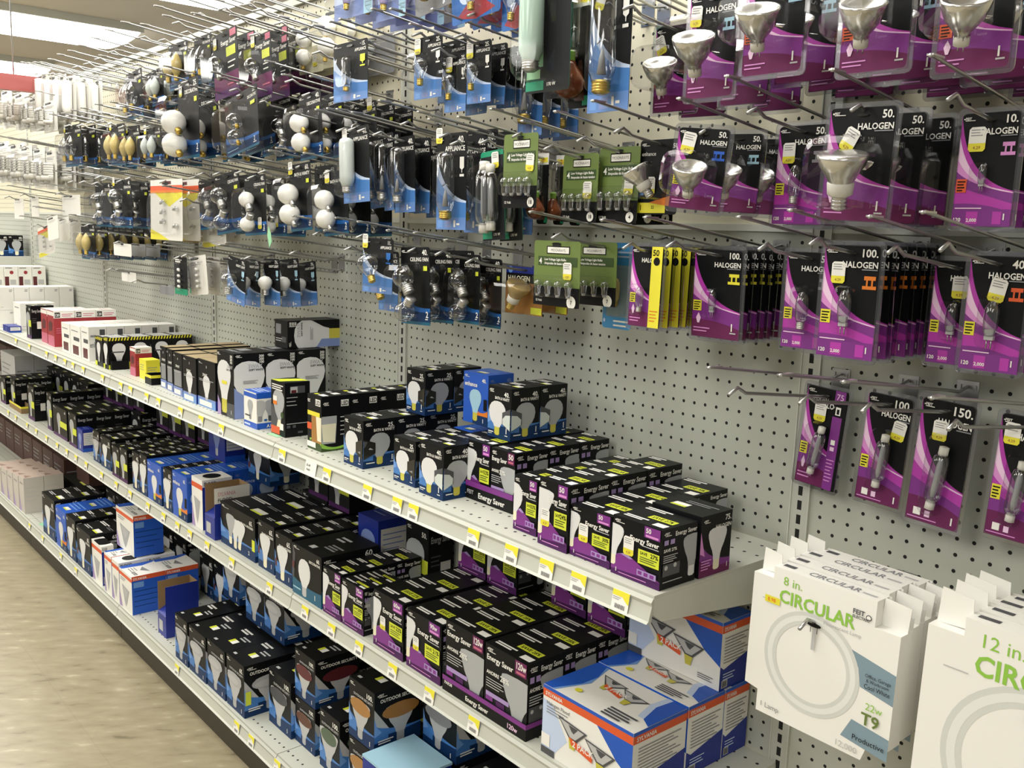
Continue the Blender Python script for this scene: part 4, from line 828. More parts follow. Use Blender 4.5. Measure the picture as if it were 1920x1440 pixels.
for i, x in enumerate((-9.6, -7.2, -4.8, -2.4, 0, 2.2)):
    fixture('fluorescent_light', x, -4.4, -2.2, .80, 'fluorescent ceiling light over the far side of the aisle'+('', ' second from the end', ' third from the end', ' fourth from the end', ' behind the viewer', ' last in line')[i])
# red sign hanging at the far end
mb = MB(); mb.box(-.02, .02, 0, .80, 0, .30, 'red_sign'); mb.box(-.024, .024, -.008, 0, -.004, .304, 'maroon'); mb.box(-.024, .024, .80, .808, -.004, .304, 'maroon')
P = atY(74, 146, -.25); Q = atY(74, 176, -.25)
P0 = P; sg = link('hanging_sign', mb.mesh('hanging_sign'), None, (P.x, -1.06, Q.z)); sg.scale = (1, 1, (P.z-Q.z)/.30)
tag(sg, 'red hanging sign panel above the far left packs', 'sign')
for yy in (-.95, -.35):
    mb = MB(); mb.tube([(0, 0, P.z), (0, 0, CEIL)], .003, 'steel', 5); k_ = link('hanger_wire', mb.mesh('hanger_wire'), sg); k_.location = (0, yy+1.06, -sg.location.z); k_.scale = (1, 1, 1); k_.parent = sg
    k_.matrix_parent_inverse = Matrix.Identity(4); k_.scale = (1, 1, 1/sg.scale[2]); k_.location = (0, yy+1.06, -sg.location.z/sg.scale[2])

# ------------------------------------------------------------------ gondola
NS = 6                                            # sections to the left of the first upright, one to the right
SECN = ['right end', 'middle', 'second', 'third', 'fourth', 'fifth', 'far left']
for k in range(-NS, 2):
    x0 = k*SEC
    if k == 1: continue
    for nm, z0, z1, mt in (('pegboard_panel', .10, SEAM, 'peg_lower'), ('pegboard_panel', SEAM+.012, H_WALL, 'peg_upper')):
        mb = MB(); mb.box(.018, SEC-.018, 0, .012, z0, z1, mt)
        o = link(nm, mb.mesh(nm), None, (x0, 0, 0))
        tag(o, f"{'grey lower' if z0 < 1 else 'cream upper'} pegboard panel in {'the section right of the shelves' if k == 0 else 'section '+['', 'one', 'two', 'three', 'four', 'five', 'six'][-k]+' left of the shelf ends'}", 'pegboard', 'pegboard back panels of the shelving', 'structure')
    mb = MB(); mb.box(.018, SEC-.018, -.004, .012, SEAM, SEAM+.012, 'shelf_paint'); o = link('panel_joint', mb.mesh('panel_joint'), None, (x0, 0, 0)); tag(o, 'thin steel rail between the upper and lower pegboard', 'rail', 'rails between pegboard panels', 'structure')
for k in range(-NS, 2):
    mb = MB(); mb.box(-.0165, .0165, -.004, .03, 0, H_WALL, 'slotted'); mb.box(-.0185, -.0165, -.006, .0, 0, H_WALL, 'shelf_paint'); mb.box(.0165, .0185, -.006, .0, 0, H_WALL, 'shelf_paint')
    o = link('slotted_upright', mb.mesh('slotted_upright'), None, (k*SEC, 0, 0))
    tag(o, 'slotted steel upright '+{0: 'beside the open right end of the shelves', 1: 'past the last circular lamp boxes', -1: 'behind the vanity bulb cartons', -2: 'behind the three way bulb cartons', -3: 'behind the striped cartons', -4: 'behind the red cartons', -5: 'behind the far white cartons', -6: 'at the far left end'}[k], 'upright', 'slotted uprights of the shelving', 'structure')
mb = MB(); mb.box(-NS*SEC, SEC, -.012, .03, H_WALL, H_WALL+.02, 'shelf_paint'); o = link('trim_1', mb.mesh('trim_1')); tag(o, 'cream steel top rail of the pegboard', 'trim', None, 'structure')
mb = MB(); mb.box(-NS*SEC, SEC, .03, .05, 0, H_WALL, 'shelf_paint'); o = link('wall_back', mb.mesh('wall_back')); tag(o, 'steel back of the shelving', 'wall', None, 'structure')

def shelf(lv, k):
    z, D = SHELF[lv]; x0 = k*SEC; w = SEC-.003
    r = bpy.data.objects.new('gondola_shelf', None); COL.objects.link(r); r.location = (x0+.0015, 0, z)
    mb = MB(); mb.box(0, w, -D, -.008, -.004, 0, 'perforated'); mb.box(0, w, -D, -D+.0015, -.011, -.004, 'shelf_paint'); link('deck', mb.mesh('deck'), r)
    mb = MB()                                     # price rail, leaning out towards the foot
    mb.add([(0, -D-.0015, -.004), (w, -D-.0015, -.004), (w, -D-.006, -.010), (0, -D-.006, -.010), (w, -D-.004, -.016), (0, -D-.004, -.016), (w, -D-.010, -.038), (0, -D-.010, -.038), (w, -D-.015, -.041), (0, -D-.015, -.041), (w, -D-.004, -.042), (0, -D-.004, -.042), (w, -D+.001, -.012), (0, -D+.001, -.012)],
           [(0, 3, 2, 1), (3, 5, 4, 2), (5, 7, 6, 4), (7, 9, 8, 6), (9, 11, 10, 8), (11, 13, 12, 10), (13, 0, 1, 12), (0, 13, 11, 9, 7, 5, 3), (1, 2, 4, 6, 8, 10, 12)], 'rail')
    link('price_rail', mb.mesh('price_rail'), r)
    if lv != 'B':
        for xx in (.0005, w-.0025):
            mb = MB(); n = [(-.006, .0), (-.006, -.085), (-.05, -.080), (-D+.02, -.045), (-D, -.030), (-D, -.0045), (-.006, -.0045)]
            v = [(xx, y, zz) for y, zz in n]+[(xx+.002, y, zz) for y, zz in n]; q = len(n)
            mb.add(v, [tuple(range(q)), tuple(range(q, 2*q))[::-1]]+[(i, i+q, (i+1) % q+q, (i+1) % q) for i in range(q)], 'shelf_paint')
            link('bracket', mb.mesh('bracket'), r)
    else:
        mb = MB(); mb.box(0, w, -D+.004, -D+.008, -Z_BASE+.001, -.012, 'kick'); link('kick_plate', mb.mesh('kick_plate'), r)
    lvn = {'T': 'upper', 'M': 'middle', 'B': 'bottom'}[lv]
    tag(r, f"grey perforated {lvn} shelf, {['', 'nearest the open right end', 'second section from the right end', 'third section from the right end', 'fourth section from the right end', 'fifth section from the right end', 'far left section'][-k]}", 'shelf', f'{lvn} shelves of the shelving')
for lv in 'TMB':
    for k in range(-NS, 0): shelf(lv, k)
# base under the section right of the shelves
mb = MB(); mb.box(0, SEC, -.10, -.008, .004, .11, 'kick'); o = link('base_cover', mb.mesh('base_cover')); tag(o, 'dark base cover below the bare pegboard', 'base cover')

# price labels in the rails
ORDN = 'first second third fourth fifth sixth seventh eighth ninth tenth eleventh twelfth thirteenth fourteenth fifteenth sixteenth seventeenth eighteenth nineteenth twentieth twenty-first twenty-second twenty-third twenty-fourth twenty-fifth twenty-sixth'.split()
def pricelabel(lv, px, py, i, total, w=.034, scr=False):
    z, D = SHELF[lv]; P = atY(px, py, -D-.010); h = .030; mb = MB(); x0 = P.x
    mb.add([(0, -D-.0125, -.040), (w, -D-.0125, -.040), (w, -D-.0072, -.009), (0, -D-.0072, -.009), (0, -D-.0117, -.040), (w, -D-.0117, -.040), (w, -D-.0064, -.009), (0, -D-.0064, -.009)], [(0, 1, 2, 3), (5, 4, 7, 6), (0, 3, 7, 4), (1, 5, 6, 2), (3, 2, 6, 7), (0, 4, 5, 1)], 'white')
    lay = [('r', 0, .05, 1, .42, 'white')] if scr else [('p', [(.42, 1), (.70, .62), (1, .42), (1, 1)], 'yellow'), ('r', 0, .72, 1, 1, 'yellow'), ('lines', .05, .5, .62, 2, .09, .03, 'grey'), ('bars', .22, .12, .82, .34, 'dgrey')]
    if scr: lay = [('t', '20-48', .1, .60, .18, 'ink', 'l', .8, False), ('t', '4w60', .15, .30, .18, 'ink', 'l', .7, False)]
    V = Vector((0, -.0053, .031)).normalized(); V = Vector((0, .1686, .9857)); 
    face(mb, (0, -D-.0127, -.040), (1, 0, 0), V, w, .0314, lay, .0002)
    o = link('shelf_price_label', mb.mesh('shelf_price_label'), None, (x0, 0, z))
    n_ = {'T': 'upper', 'M': 'middle', 'B': 'bottom'}[lv]
    tag(o, 'white handwritten label on the upper shelf rail' if scr else f"{ORDN[i-1]} yellow and white price label from the left on the {n_} shelf rail", 'price label', f'price labels on the {n_} shelf rail')
PL = {'T': [(27, 637), (52, 650), (84, 660), (101, 667), (118, 672), (133, 678), (152, 687), (188, 702), (222, 717), (240, 725), (270, 739), (292, 748), (333, 764), (371, 780), (409, 797), (522, 846), (605, 882), (680, 915), (735, 940), (765, 952), (876, 996), (946, 1024), (1011, 1052), (1070, 1076), (1148, 1112)],
      'M': [(13, 775), (27, 785), (48, 797), (65, 808), (84, 822), (104, 834), (122, 848), (139, 860), (158, 872), (187, 893), (214, 910), (240, 925), (273, 948), (302, 968), (328, 985), (351, 1003), (383, 1022), (429, 1052), (499, 1095), (565, 1142), (614, 1176), (665, 1210), (727, 1253), (795, 1305), (877, 1358)],
      'B': [(53, 988), (77, 1010), (111, 1042), (139, 1072), (327, 1245), (438, 1348), (465, 1374), (513, 1414)]}
for lv, lst in PL.items():
    for i, (a, b) in enumerate(lst): pricelabel(lv, a, b, i+1, len(lst)+(lv == 'T'))
pricelabel('T', 572, 868, 26, 26, .05, True)
# green tape left on the decks
for i, (lv, px, py, a, b, lb) in enumerate((('T', 500, 814, .05, .06, 'scrap of green tape on the upper shelf beside the black cartons'), ('B', 72, 982, .06, .10, 'scrap of green tape on the bottom shelf before the tall black cartons'), ('B', 205, 1108, .06, .10, 'scrap of green tape on the bottom shelf beside the flood lamp carton'))):
    z, D = SHELF[lv]; P = atZ(px, py, z); y = max(P.y, -D+.01); mb = MB()
    mb.prism([(0, 0), (a, .004), (a*.9, b*.5), (a*1.02, b), (a*.1, b*.95), (-.005, b*.4)], -.0004, 0, 'tape')
    o = link('green_tape', mb.mesh('green_tape'), None, (P.x, y, z+.0006), (math.pi/2*-1, 0, 0)); tag(o, lb, 'tape')
# ------------------------------------------------------------------ cartons on the upper shelf, right to left
B_ = row
r_ = B_('T', 'saver', ('50', '27', 'R'), (1145, 1072), 1237, 962, rx=1305, n=1, label='black and purple carton saying save 27 at the shelf end', sticker=(.25, .40))
e = r_[0]; d_ = e.dimensions
B_('T', 'halogen75', (), None, 1310, 0, Y=e.location.y+e.dimensions.y+.003, tl=(1210, 958), rx=1370, n=1, label='black 75 halogen carton behind the save 27 carton', X=e.location.x+.002, w=e.dimensions.x, h=e.dimensions.z*1.05)
B_('T', 'saver', ('50', '30', 'R'), (1068, 1038), 1144, 942, d=.098, n=3, label='black and purple carton saying save 30 on the front', sticker=(.22, .34))
B_('T', 'saver', ('50', '24', 'P'), (1008, 1017), 1063, 925, d=.095, n=4, label='narrow black carton saying save 24 in front', sticker=(.1, .3), h=.115)
B_('T', 'saver', ('50', '33', 'E'), (962, 990), 1006, 888, d=.088, n=4, label='tall black carton saying save 33 right of the tray')
tx, ty, tw = tray('T', (871, 931), 960, 897, .34, 'black display tray with purple band on the upper shelf', words=(('Energy Saver', .3, .2, .3, 'white', .6), ('FEIT', .06, .3, .22, 'lgrey', .16)))
B_('T', 'saver', ('50', '33', 'R'), None, 926, 0, Y=ty+.004, tl=(879, 840), d=.083, n=4, label='black carton saying save 33, left one in the tray', X=tx+.003, w=tw*.49, h=.118)
B_('T', 'saver', ('50', '33', 'R', True), None, 968, 0, Y=ty+.004, tl=(929, 852), d=.083, n=4, label='black carton saying ahorre 33, right one in the tray', X=tx+.003+tw*.495, w=tw*.49, h=.116)
v40 = B_('T', 'vanity', ('40', 'frost'), (786, 922), 831, 824, rx=881, n=4, label='40 watt bath and vanity carton at the shelf edge')
v25 = B_('T', 'vanity', ('25',), (738, 899), 779, 815, d=.075, n=2, label='25 watt bath and vanity carton left of the 40 watt')
B_('T', 'enhance', ('40',), None, 793, 0, Y=v25[-1].location.y+.078, tl=(752, 788), d=.075, n=2, label='blue clear bulb carton lying behind the 25 watt carton', X=v25[0].location.x+.003, w=.068, h=v25[0].dimensions.z)
v25b = B_('T', 'vanity', ('25',), (645, 866), 681, 778, rx=742, n=4, label='25 watt vanity carton in front, with dark window')
# second layer on those
h1 = v40[0].dimensions.z
def upper(style, args, tl, brx, bly, rx, label, n=1, sh='T', base=.11, **k):
    """a carton standing on the cartons below: its foot is at height base above the deck"""
    z = SHELF[sh][0]+base+.0009; P = atZ(tl[0]-3, bly, z)
    return B_(sh, style, args, (tl[0]-3, bly), brx, tl[1], rx=rx, n=n, label=label, dz=base+.0005, Y=P.y, **k)
upper('vanity', ('25',), (765, 688), 797, 770, 850, '25 watt vanity carton stacked on top at the left', 2, base=h1)
upper('enhance', ('40',), (871, 694), 914, 788, 962, 'blue 40 watt clear bulb carton stacked on top', 1, base=.1190)
upper('vanity', ('40', 'frost'), (917, 720), 957, 816, 1011, '40 watt vanity carton stacked on top at the right', 2, base=.1190)
B_('T', 'led', (), (577, 838), 603, 737, rx=657, n=4, label='black LED carton showing a glowing lamp shape')
B_('T', 'darkled', (), (509, 811), 535, 711, rx=581, n=1, label='plain black lamp carton with orange foot', sticker=None)
B_('T', 'a19pack', (), (458, 796), 482, 730, rx=514, n=2, label='small white and blue bulb carton')
w3 = B_('T', 'threeway', (), (409, 774), 440, 656, rx=498, n=4, label='tall three way bulb carton standing in front')
if len(w3) > 2:
    q = w3[2]; hh = q.dimensions.z
    me_ = carton('threeway', .078, .078, .168)
    o = link('bulb_carton', me_, None, (q.location.x-.002, q.location.y-.012+.168, Z_TOP+hh+.0015), (DEG(90), 0, 0))
    tag(o, 'three way bulb carton lying on its side on the others', 'box')
B_('T', 'tall', (), (372, 758), 405, 672, d=.085, n=4, label='black three way carton, rightmost of the narrow ones', jitter=.003)
B_('T', 'tall', (), (344, 748), 369, 666, d=.085, n=4, label='black three way carton, second of the narrow ones', jitter=.003)
B_('T', 'tall', (False,), (326, 738), 343, 660, d=.085, n=4, label='black three way carton, third of the narrow ones', jitter=.003)
B_('T', 'tall', (False,), (314, 731), 325, 654, d=.085, n=4, label='black three way carton, fourth of the narrow ones', jitter=.003)
B_('T', 'tall', (False,), (302, 725), 313, 649, d=.085, n=4, label='black three way carton, leftmost of the narrow ones', jitter=.003)
tray('T', (272, 718), 284, 700, .06, 'small yellow and black display tray', 'black', 'yellow')
B_('T', 'brick', ('yellow',), (262, 708), 275, 672, rx=300, n=1, label='white and yellow small carton behind the little tray')
B_('T', 'red', (), (245, 702), 255, 650, rx=285, n=1, label='red and yellow carton beside the striped cartons')
B_('T', 'stripe', (), (196, 690), 204, 632, rx=243, n=5, label='black and yellow striped carton with white bulb', jitter=.004)
B_('T', 'stripe', (), (180, 683), 194, 630, d=.08, n=4, label='black and yellow striped carton, left facing', jitter=.004)
tray('T', (184, 684), 210, 668, .06, 'black display tray under the striped cartons', 'ink', None)
B_('T', 'white', (1,), (154, 672), 168, 610, rx=200, n=5, label='white carton, right facing of the white rows')
B_('T', 'white', (1,), (134, 664), 152, 608, rx=183, n=5, label='white carton, middle facing of the white rows')
B_('T', 'white', (1,), (117, 656), 132, 604, rx=165, n=5, label='white carton, left facing of the white rows')
B_('T', 'red', (), (91, 646), 103, 581, rx=141, n=4, label='red carton with white lid, right facing')
B_('T', 'red', (), (79, 640), 90, 578, rx=126, n=2, label='red carton with white lid, left facing')
B_('T', 'dark', ('100',), (51, 632), 60, 572, rx=80, n=2, label='dark grey carton with white print left of red')
B_('T', 'bluelist', (), (6, 622), 18, 608, d=.05, n=1, label='low blue and black carton at the far left')
wl = B_('T', 'white', (), (27, 614), 40, 566, d=.075, n=2, label='plain white carton at the far left edge')
for k_, (zz, hh, X_, lb_, st_) in enumerate(((0, .080, -4.23, 'white carton at the foot of the far left stack', ()), (.081, .108, -4.23, 'white carton on the second tier of the far stack', ()), (.159, .106, -4.72, 'white carton with red mark topping the far stack', (2,)))):
    if k_ == 2:
        for zq in (0, .079): B_('T', 'white', (), None, 20, 0, Y=-.35, tl=(0, 536), d=.066, n=5, label=('plain white carton, hindmost stack at the far left, lower', 'plain white carton, hindmost stack at the far left, upper')[zq > 0], X=X_, w=.12, h=.078, dz=zq)
    B_('T', 'white', st_, None, 20, 0, Y=-.35, tl=(0, 536), d=.066, n=5, label=lb_, X=X_, w=.12, h=hh, dz=zz)
# ------------------------------------------------------------------ middle shelf
f2 = dict(n=1, d=.125)
F0 = B_('M', 'flood2', (), None, 1192, 0, Y=-.318, tl=(1020, 1281), rx=None, d=.135, n=1, label='front white two pack flood lamp carton with orange band')[0]
fx, fw, fh = F0.location.x, F0.dimensions.x, F0.dimensions.z
F1 = B_('M', 'flood2', (), None, 1192, 0, Y=-.318+.138, tl=(1020, 1281), d=.10, n=1, label='second two pack flood lamp carton behind the front one', X=fx+.001, w=fw, h=fh)[0]
F2 = B_('M', 'flood2', (), None, 1192, 0, Y=-.318+.138+.102, tl=(1020, 1281), d=.072, n=1, label='rear two pack flood lamp carton against the pegboard', X=fx+.001, w=fw, h=fh)[0]
F3 = B_('M', 'flood2', (), None, 1192, 0, Y=-.318+.138+.085, tl=(1020, 1281), d=.085, n=1, label='two pack flood lamp carton standing on the rear ones', X=fx-.002, w=fw, h=fh*.97, dz=fh+.001)[0]
tx, ty, tw = tray('M', (829, 1305), 985, 1262, .30, 'black display tray with purple band on the middle shelf', words=(('PAR38', .03, .48, .2, 'white', .16), ('Energy Saver', .30, .22, .3, 'white', .42), ('120w', .80, .2, .3, 'palepink', .16)))
B_('M', 'saver', ('120w', '28', 'P', True), None, 914, 0, Y=ty+.004, tl=(844, 1180), d=.088, n=4, label='black 120 watt carton, left one in the purple tray', X=tx+.003, w=tw*.485, h=.150)
B_('M', 'saver', ('120w', '28', 'P', True), None, 990, 0, Y=ty+.004, tl=(917, 1226), d=.088, n=4, label='black 120 watt carton, right one in the purple tray', X=tx+.004+tw*.49, w=tw*.485, h=.148)
B_('M', 'saver', ('90w', '21', 'R'), (762, 1253), 826, 1138, d=.098, n=3, label='black and purple 90 watt carton saying save 21', sticker=(.2, .36))
B_('M', 'saver', ('60w', '22', 'R'), (700, 1214), 756, 1102, d=.098, n=3, label='black and purple carton saying save 22', sticker=(.24, .36))
B_('M', 'saver', ('75w', '20', 'R'), (641, 1174), 682, 1083, rx=706, n=3, label='black and purple 75 watt carton saying save 20')
B_('M', 'saver', ('50w', '30', 'R'), (606, 1152), 640, 1060, d=.075, n=3, label='black and purple 50 watt carton on the middle shelf')
B_('M', 'deco60', (), (549, 1114), 603, 1016, d=.165, n=1, label='black 60 decorative carton with long white bulb')
B_('M', 'track', ('65',), (517, 1084), 548, 995, d=.085, n=3, label='65 track carton with white bulb, right facing')
B_('M', 'track', ('65',), (485, 1060), 515, 973, d=.085, n=3, label='65 track carton with white bulb, left facing')
tk = B_('M', 'track', ('65', 'TRACK & RECESSED', 'R', True, True), (415, 1015), 479, 950, d=.11, n=2, label='wide black 65 track two pack carton', h=.125)
# open flood lamp cartons
B_('M', 'flood1', (True,), (361, 982), 381, 892, d=.095, n=1, label='white flood carton with round hole in the lid')
def open_carton(sh, bl, brx, tly, d, label, out, inn, lay, dz=0, lid=False):
    z = SHELF[sh][0]+dz+.0004; P = atZ(bl[0], bl[1], z); y = max(P.y, -SHELF[sh][1]+.004); P = atY(bl[0], bl[1], y); x = P.x; h = atY(bl[0], tly, y).z-z
    lo, hi = x, x+.5
    for _ in range(40):
        md = (lo+hi)/2
        if pj((md, y, z))[0] < brx: lo = md
        else: hi = md
    w = lo-x; t = .0014; mb = MB()
    for a in ((0, w, 0, t, 0, h*.42), (0, w, d-t, d, 0, h), (0, t, t, d-t, 0, h), (w-t, w, t, d-t, 0, h), (t, w-t, t, d-t, 0, .002)): mb.box(*a, out)
    mb.box(t, t+.0006, t, d-t, .003, h, inn); mb.box(w-t-.0006, w-t, t, d-t, .003, h, inn); mb.box(t, w-t, d-t-.0006, d-t, .003, h, inn)
    face(mb, (0, 0, 0), (1, 0, 0), (0, 0, 1), w, h*.42, [('r', .15, .2, .6, .7, 'lgrey')]); face(mb, (w, 0, 0), (0, 1, 0), (0, 0, 1), d, h, lay)
    o = link('open_carton', mb.mesh('open_carton'), None, (x, y, z)); tag(o, label, 'box')
    mb = MB(); mb.box(0, w, -.0006, .0006, 0, h*.3, out); link('lid_flap', mb.mesh('lid_flap'), o, (0, -.001, h*.42), (DEG(-62), 0, 0)); return o
open_carton('M', (385, 1006), 403, 908, .11, 'opened blue flood carton with cut front', 'dblue', 'kraft', [('r', 0, .70, 1, 1, 'paper'), ('t', 'SYLVANIA', .1, .84, .08, 'rose', 'l', .5, False), ('t', 'FLOOD', .1, .73, .07, 'dgrey', 'l', .4), ('r', .2, .45, .9, .66, 'paper'), ('lines', .24, .86, .6, 3, .05, .015, 'lilacblue')])
B_('M', 'enhance', ('65', False), (325, 970), 352, 882, d=.075, n=4, label='blue 65 bulb carton, rightmost of the blue ones')
B_('M', 'track', ('65',), (308, 958), 324, 876, d=.075, n=4, label='black bulb carton between the two blue ones')
B_('M', 'enhance', ('60', False), (278, 938), 304, 862, d=.075, n=4, label='blue bulb carton, leftmost of the blue ones')
B_('M', 'track', ('45',), (264, 928), 277, 850, d=.07, n=4, label='black 45 bulb carton left of the blue ones')
B_('M', 'track', ('45',), (250, 918), 263, 846, d=.07, n=4, label='black 45 bulb carton, second left of blue')
B_('M', 'dark', ('40',), (226, 900), 240, 838, d=.07, n=5, label='black carton with acid yellow patch, right facing')
B_('M', 'dark', ('40',), (211, 890), 225, 834, d=.07, n=5, label='black carton with acid yellow patch, middle facing')
B_('M', 'track', ('30',), (190, 872), 209, 816, d=.075, n=5, label='black carton with pale bulbs, left facing')
B_('M', 'outdoor', ('30',), (176, 862), 188, 806, d=.075, n=4, label='black carton with frosted bulb picture')
B_('M', 'bluelist', (), (146, 842), 156, 802, rx=177, n=1, label='blue and white carton with printed table')
B_('M', 'dark', ('75',), (130, 832), 145, 772, rx=178, n=4, label='tall black bulb carton with grey side')
B_('M', 'dark', ('60',), (101, 812), 127, 758, d=.075, n=4, label='tall black bulb carton with white bulb picture')
B_('M', 'dark', ('60',), (90, 803), 99, 736, d=.07, n=5, label='black carton with white bulb seen edge on')
B_('M', 'dark', ('100',), (54, 783), 66, 722, rx=87, n=1, label='black carton with white square on its side')
tray('M', (18, 762), 40, 750, .05, 'small yellow and brown tray at the far left', 'kraft', 'yellow')
B_('M', 'dark', ('23',), (22, 762), 30, 710, rx=52, n=3, label='dark green tinted carton at the far left')
B_('M', 'dark', ('23',), (2, 752), 12, 705, rx=40, n=3, label='dark green tinted carton at the left edge')
# stock standing behind and on top on the middle shelf
B_('M', 'bluelist', (), None, 440, 0, Y=-.15, tl=(392, 806), d=.07, n=1, label='large dark blue bulb carton at the back', X=atY(392, 850, -.15).x, w=.13, h=.13, dz=.145)
B_('M', 'track', ('65',), None, 440, 0, Y=-.13, tl=(466, 800), d=.10, n=1, label='dark 65 track carton stacked at the back', X=atY(466, 850, -.13).x, w=.15, h=.12, dz=.126)
B_('M', 'track', ('65',), None, 440, 0, Y=-.083, tl=(560, 900), d=.07, n=1, label='dark 65 track carton at the back of the shelf', X=atY(540, 900, -.13).x, w=.15, h=.14)
B_('M', 'bluelist', (), None, 440, 0, Y=-.12, tl=(690, 950), d=.10, n=1, label='dark blue listed carton alone at the back', X=atY(672, 950, -.12).x, w=.10, h=.17)
B_('M', 'dark', ('50',), None, 440, 0, Y=-.088, tl=(770, 1000), d=.075, n=1, label='black energy carton against the back board', X=atY(742, 1000, -.12).x, w=.10, h=.19)
B_('M', 'dark', ('50',), None, 440, 0, Y=-.11, tl=(240, 770), d=.08, n=1, label='grey sided carton deep on the middle shelf', X=atY(246, 780, -.11).x, w=.11, h=.15)
B_('M', 'brick', ('orange',), None, 440, 0, Y=-.22, tl=(0, 650), d=.09, n=2, label='pale carton with orange band, far left', X=atY(2, 680, -.22).x, w=.3, h=.21)

# cartons added along the back board to darken the depth of the shelves
def backfill(sh, style, args, xs, w, h, Y, what, name='bulb_carton', tiers=2, room=.30):
    z0 = SHELF[sh][0]; k = 0
    for t in range(tiers):
        for x in xs:
            under = [q for q in BOXES if min(x+w, q[1])-max(x, q[0]) > .003 and min(-.006, q[3])-max(Y, q[2]) > .003 and z0-.01 < q[4] < z0+room]
            z = max([q[5] for q in under]+[z0])
            if z-z0+h > room or (under and z-z0 > .30): continue
            if under and sum(max(0, min(x+w, q[1])-max(x, q[0])) for q in under if abs(q[5]-z) < .012) < .6*w: continue
            B_(sh, style, args, None, 0, 0, Y=Y, tl=(0, 0), d=-Y-.012, n=1, label=f'added {what}, {ORDN[k % 26]} along the back board', X=x, w=w, h=h, dz=z-z0+.0006, name=name); k += 1
backfill('M', 'saver', ('60', '25', 'R'), [-1.16+.108*i for i in range(10)], .104, .118, -.092, 'purple footed carton')
backfill('M', 'dark', ('60',), [-2.40+.118*i for i in range(10)], .114, .135, -.088, 'dark carton of the second section')
backfill('M', 'dark', ('75',), [-3.60+.13*i for i in range(9)], .126, .140, -.085, 'dark carton of the third section')
backfill('M', 'dark', ('75',), [-4.80+.14*i for i in range(8)], .136, .160, -.085, 'dark carton of the fourth section')
backfill('M', 'brick', ('brown',), [-6.0+.2*i for i in range(6)], .19, .170, -.09, 'brown carton of the farthest section')
# ------------------------------------------------------------------ bottom shelf
B_('B', 'outdoor', ('65', 'bulbgrey', True), (426, 1317), 459, 1224, rx=505, n=2, label='65 outdoor carton at the shelf edge, rightmost of four', d=.135)
B_('B', 'outdoor', ('65',), (390, 1284), 423, 1197, d=.135, n=2, label='65 outdoor carton, second of the four')
B_('B', 'outdoor', ('65',), (356, 1254), 387, 1172, d=.135, n=2, label='65 outdoor carton, third of the four')
B_('B', 'outdoor', ('65',), (330, 1231), 353, 1150, d=.135, n=2, label='65 outdoor carton, leftmost of the four')
B_('B', 'outdoor', ('100', 'dgrey'), (505, 1350), 546, 1250, d=.13, n=2, label='100 outdoor carton with dark lens picture')
b3 = B_('B', 'outdoor', ('100', 'brown'), (554, 1386), 591, 1302, d=.13, n=2, label='100 outdoor carton with brown lens, lower of two')
b3h = b3[0].dimensions.z
B_('B', 'outdoor', ('100', 'maroon'), None, 584, 0, Y=b3[0].location.y, tl=(555, 1187), d=.13, n=1, label='100 outdoor carton with maroon lens, upper of two', X=b3[0].location.x, w=b3[0].dimensions.x, h=b3h*1.02, dz=b3h+.001)
B_('B', 'outdoor', ('100', 'greenlens'), (600, 1432), 637, 1325, d=.13, n=2, label='100 outdoor carton with green lens')
b5 = B_('B', 'outdoor', ('100', 'amber'), (654, 1480), 700, 1375, d=.13, n=2, label='100 outdoor carton with amber lens, lower of two')
b5h = b5[0].dimensions.z
B_('B', 'outdoor', ('100', 'amber'), None, 693, 0, Y=b5[0].location.y, tl=(653, 1257), d=.13, n=1, label='100 outdoor carton with amber lens, upper of two', X=b5[0].location.x, w=b5[0].dimensions.x, h=b5h, dz=b5h+.001)
# clear plastic wrapped blue pack and dark cartons beyond
bx = b5[0].location.x+b5[0].dimensions.x
bp = B_('B', 'bluelist', (), None, 800, 0, Y=-.35, tl=(700, 1400), d=.14, n=1, label='pale blue lidded pack at the bottom edge', X=bx+.02, w=.15, h=.165)
lt = MB(); lt.box(0, .152, 0, .142, 0, .006, 'ltblue'); o = link('pack_lid', lt.mesh('pack_lid'), bp[0], (-.001, -.001, .1655))
B_('B', 'outdoor', ('100', 'amber'), None, 800, 0, Y=-.19, tl=(800, 1300), d=.13, n=1, label='dark outdoor carton in the shade, lower row', X=bx+.03, w=.13, h=.15)
B_('B', 'outdoor', ('100', 'grey'), None, 800, 0, Y=-.19, tl=(800, 1300), d=.13, n=1, label='dark outdoor carton in the shade, upper row', X=bx+.03, w=.13, h=.15, dz=.151)
B_('B', 'outdoor', ('100', 'grey'), None, 800, 0, Y=-.30, tl=(800, 1300), d=.13, n=2, label='dark outdoor carton right of the blue pack', X=bx+.20, w=.13, h=.16)
o1 = B_('B', 'outdoor', ('65',), None, 800, 0, Y=-.22, tl=(460, 1100), d=.12, n=1, label='shaded 65 outdoor carton standing behind the four', X=atY(462, 1180, -.22).x, w=.125, h=.15, dz=.160)
B_('B', 'outdoor', ('65',), None, 800, 0, Y=-.22, tl=(505, 1120), d=.12, n=1, label='shaded 65 outdoor carton, right of the other', X=o1[0].location.x+.127, w=.125, h=.15, dz=.160)
B_('B', 'outdoor', ('65',), None, 800, 0, Y=-.20, tl=(400, 1080), d=.12, n=1, label='leaning shaded outdoor carton with clear lamp', X=o1[0].location.x-.21, w=.12, h=.17, dz=.160)
fl = B_('B', 'flood1', (), (226, 1141), 249, 1065, rx=311, n=2, label='blue and white flood carton nearest the shelf edge')
fh_ = fl[0].dimensions.z
B_('B', 'flood1', (True,), (212, 1124), 225, 1048, d=.10, n=2, label='white flood carton with hole, second in line')
B_('B', 'flood1', (), (198, 1108), 211, 1036, d=.10, n=2, label='white flood carton, third in line')
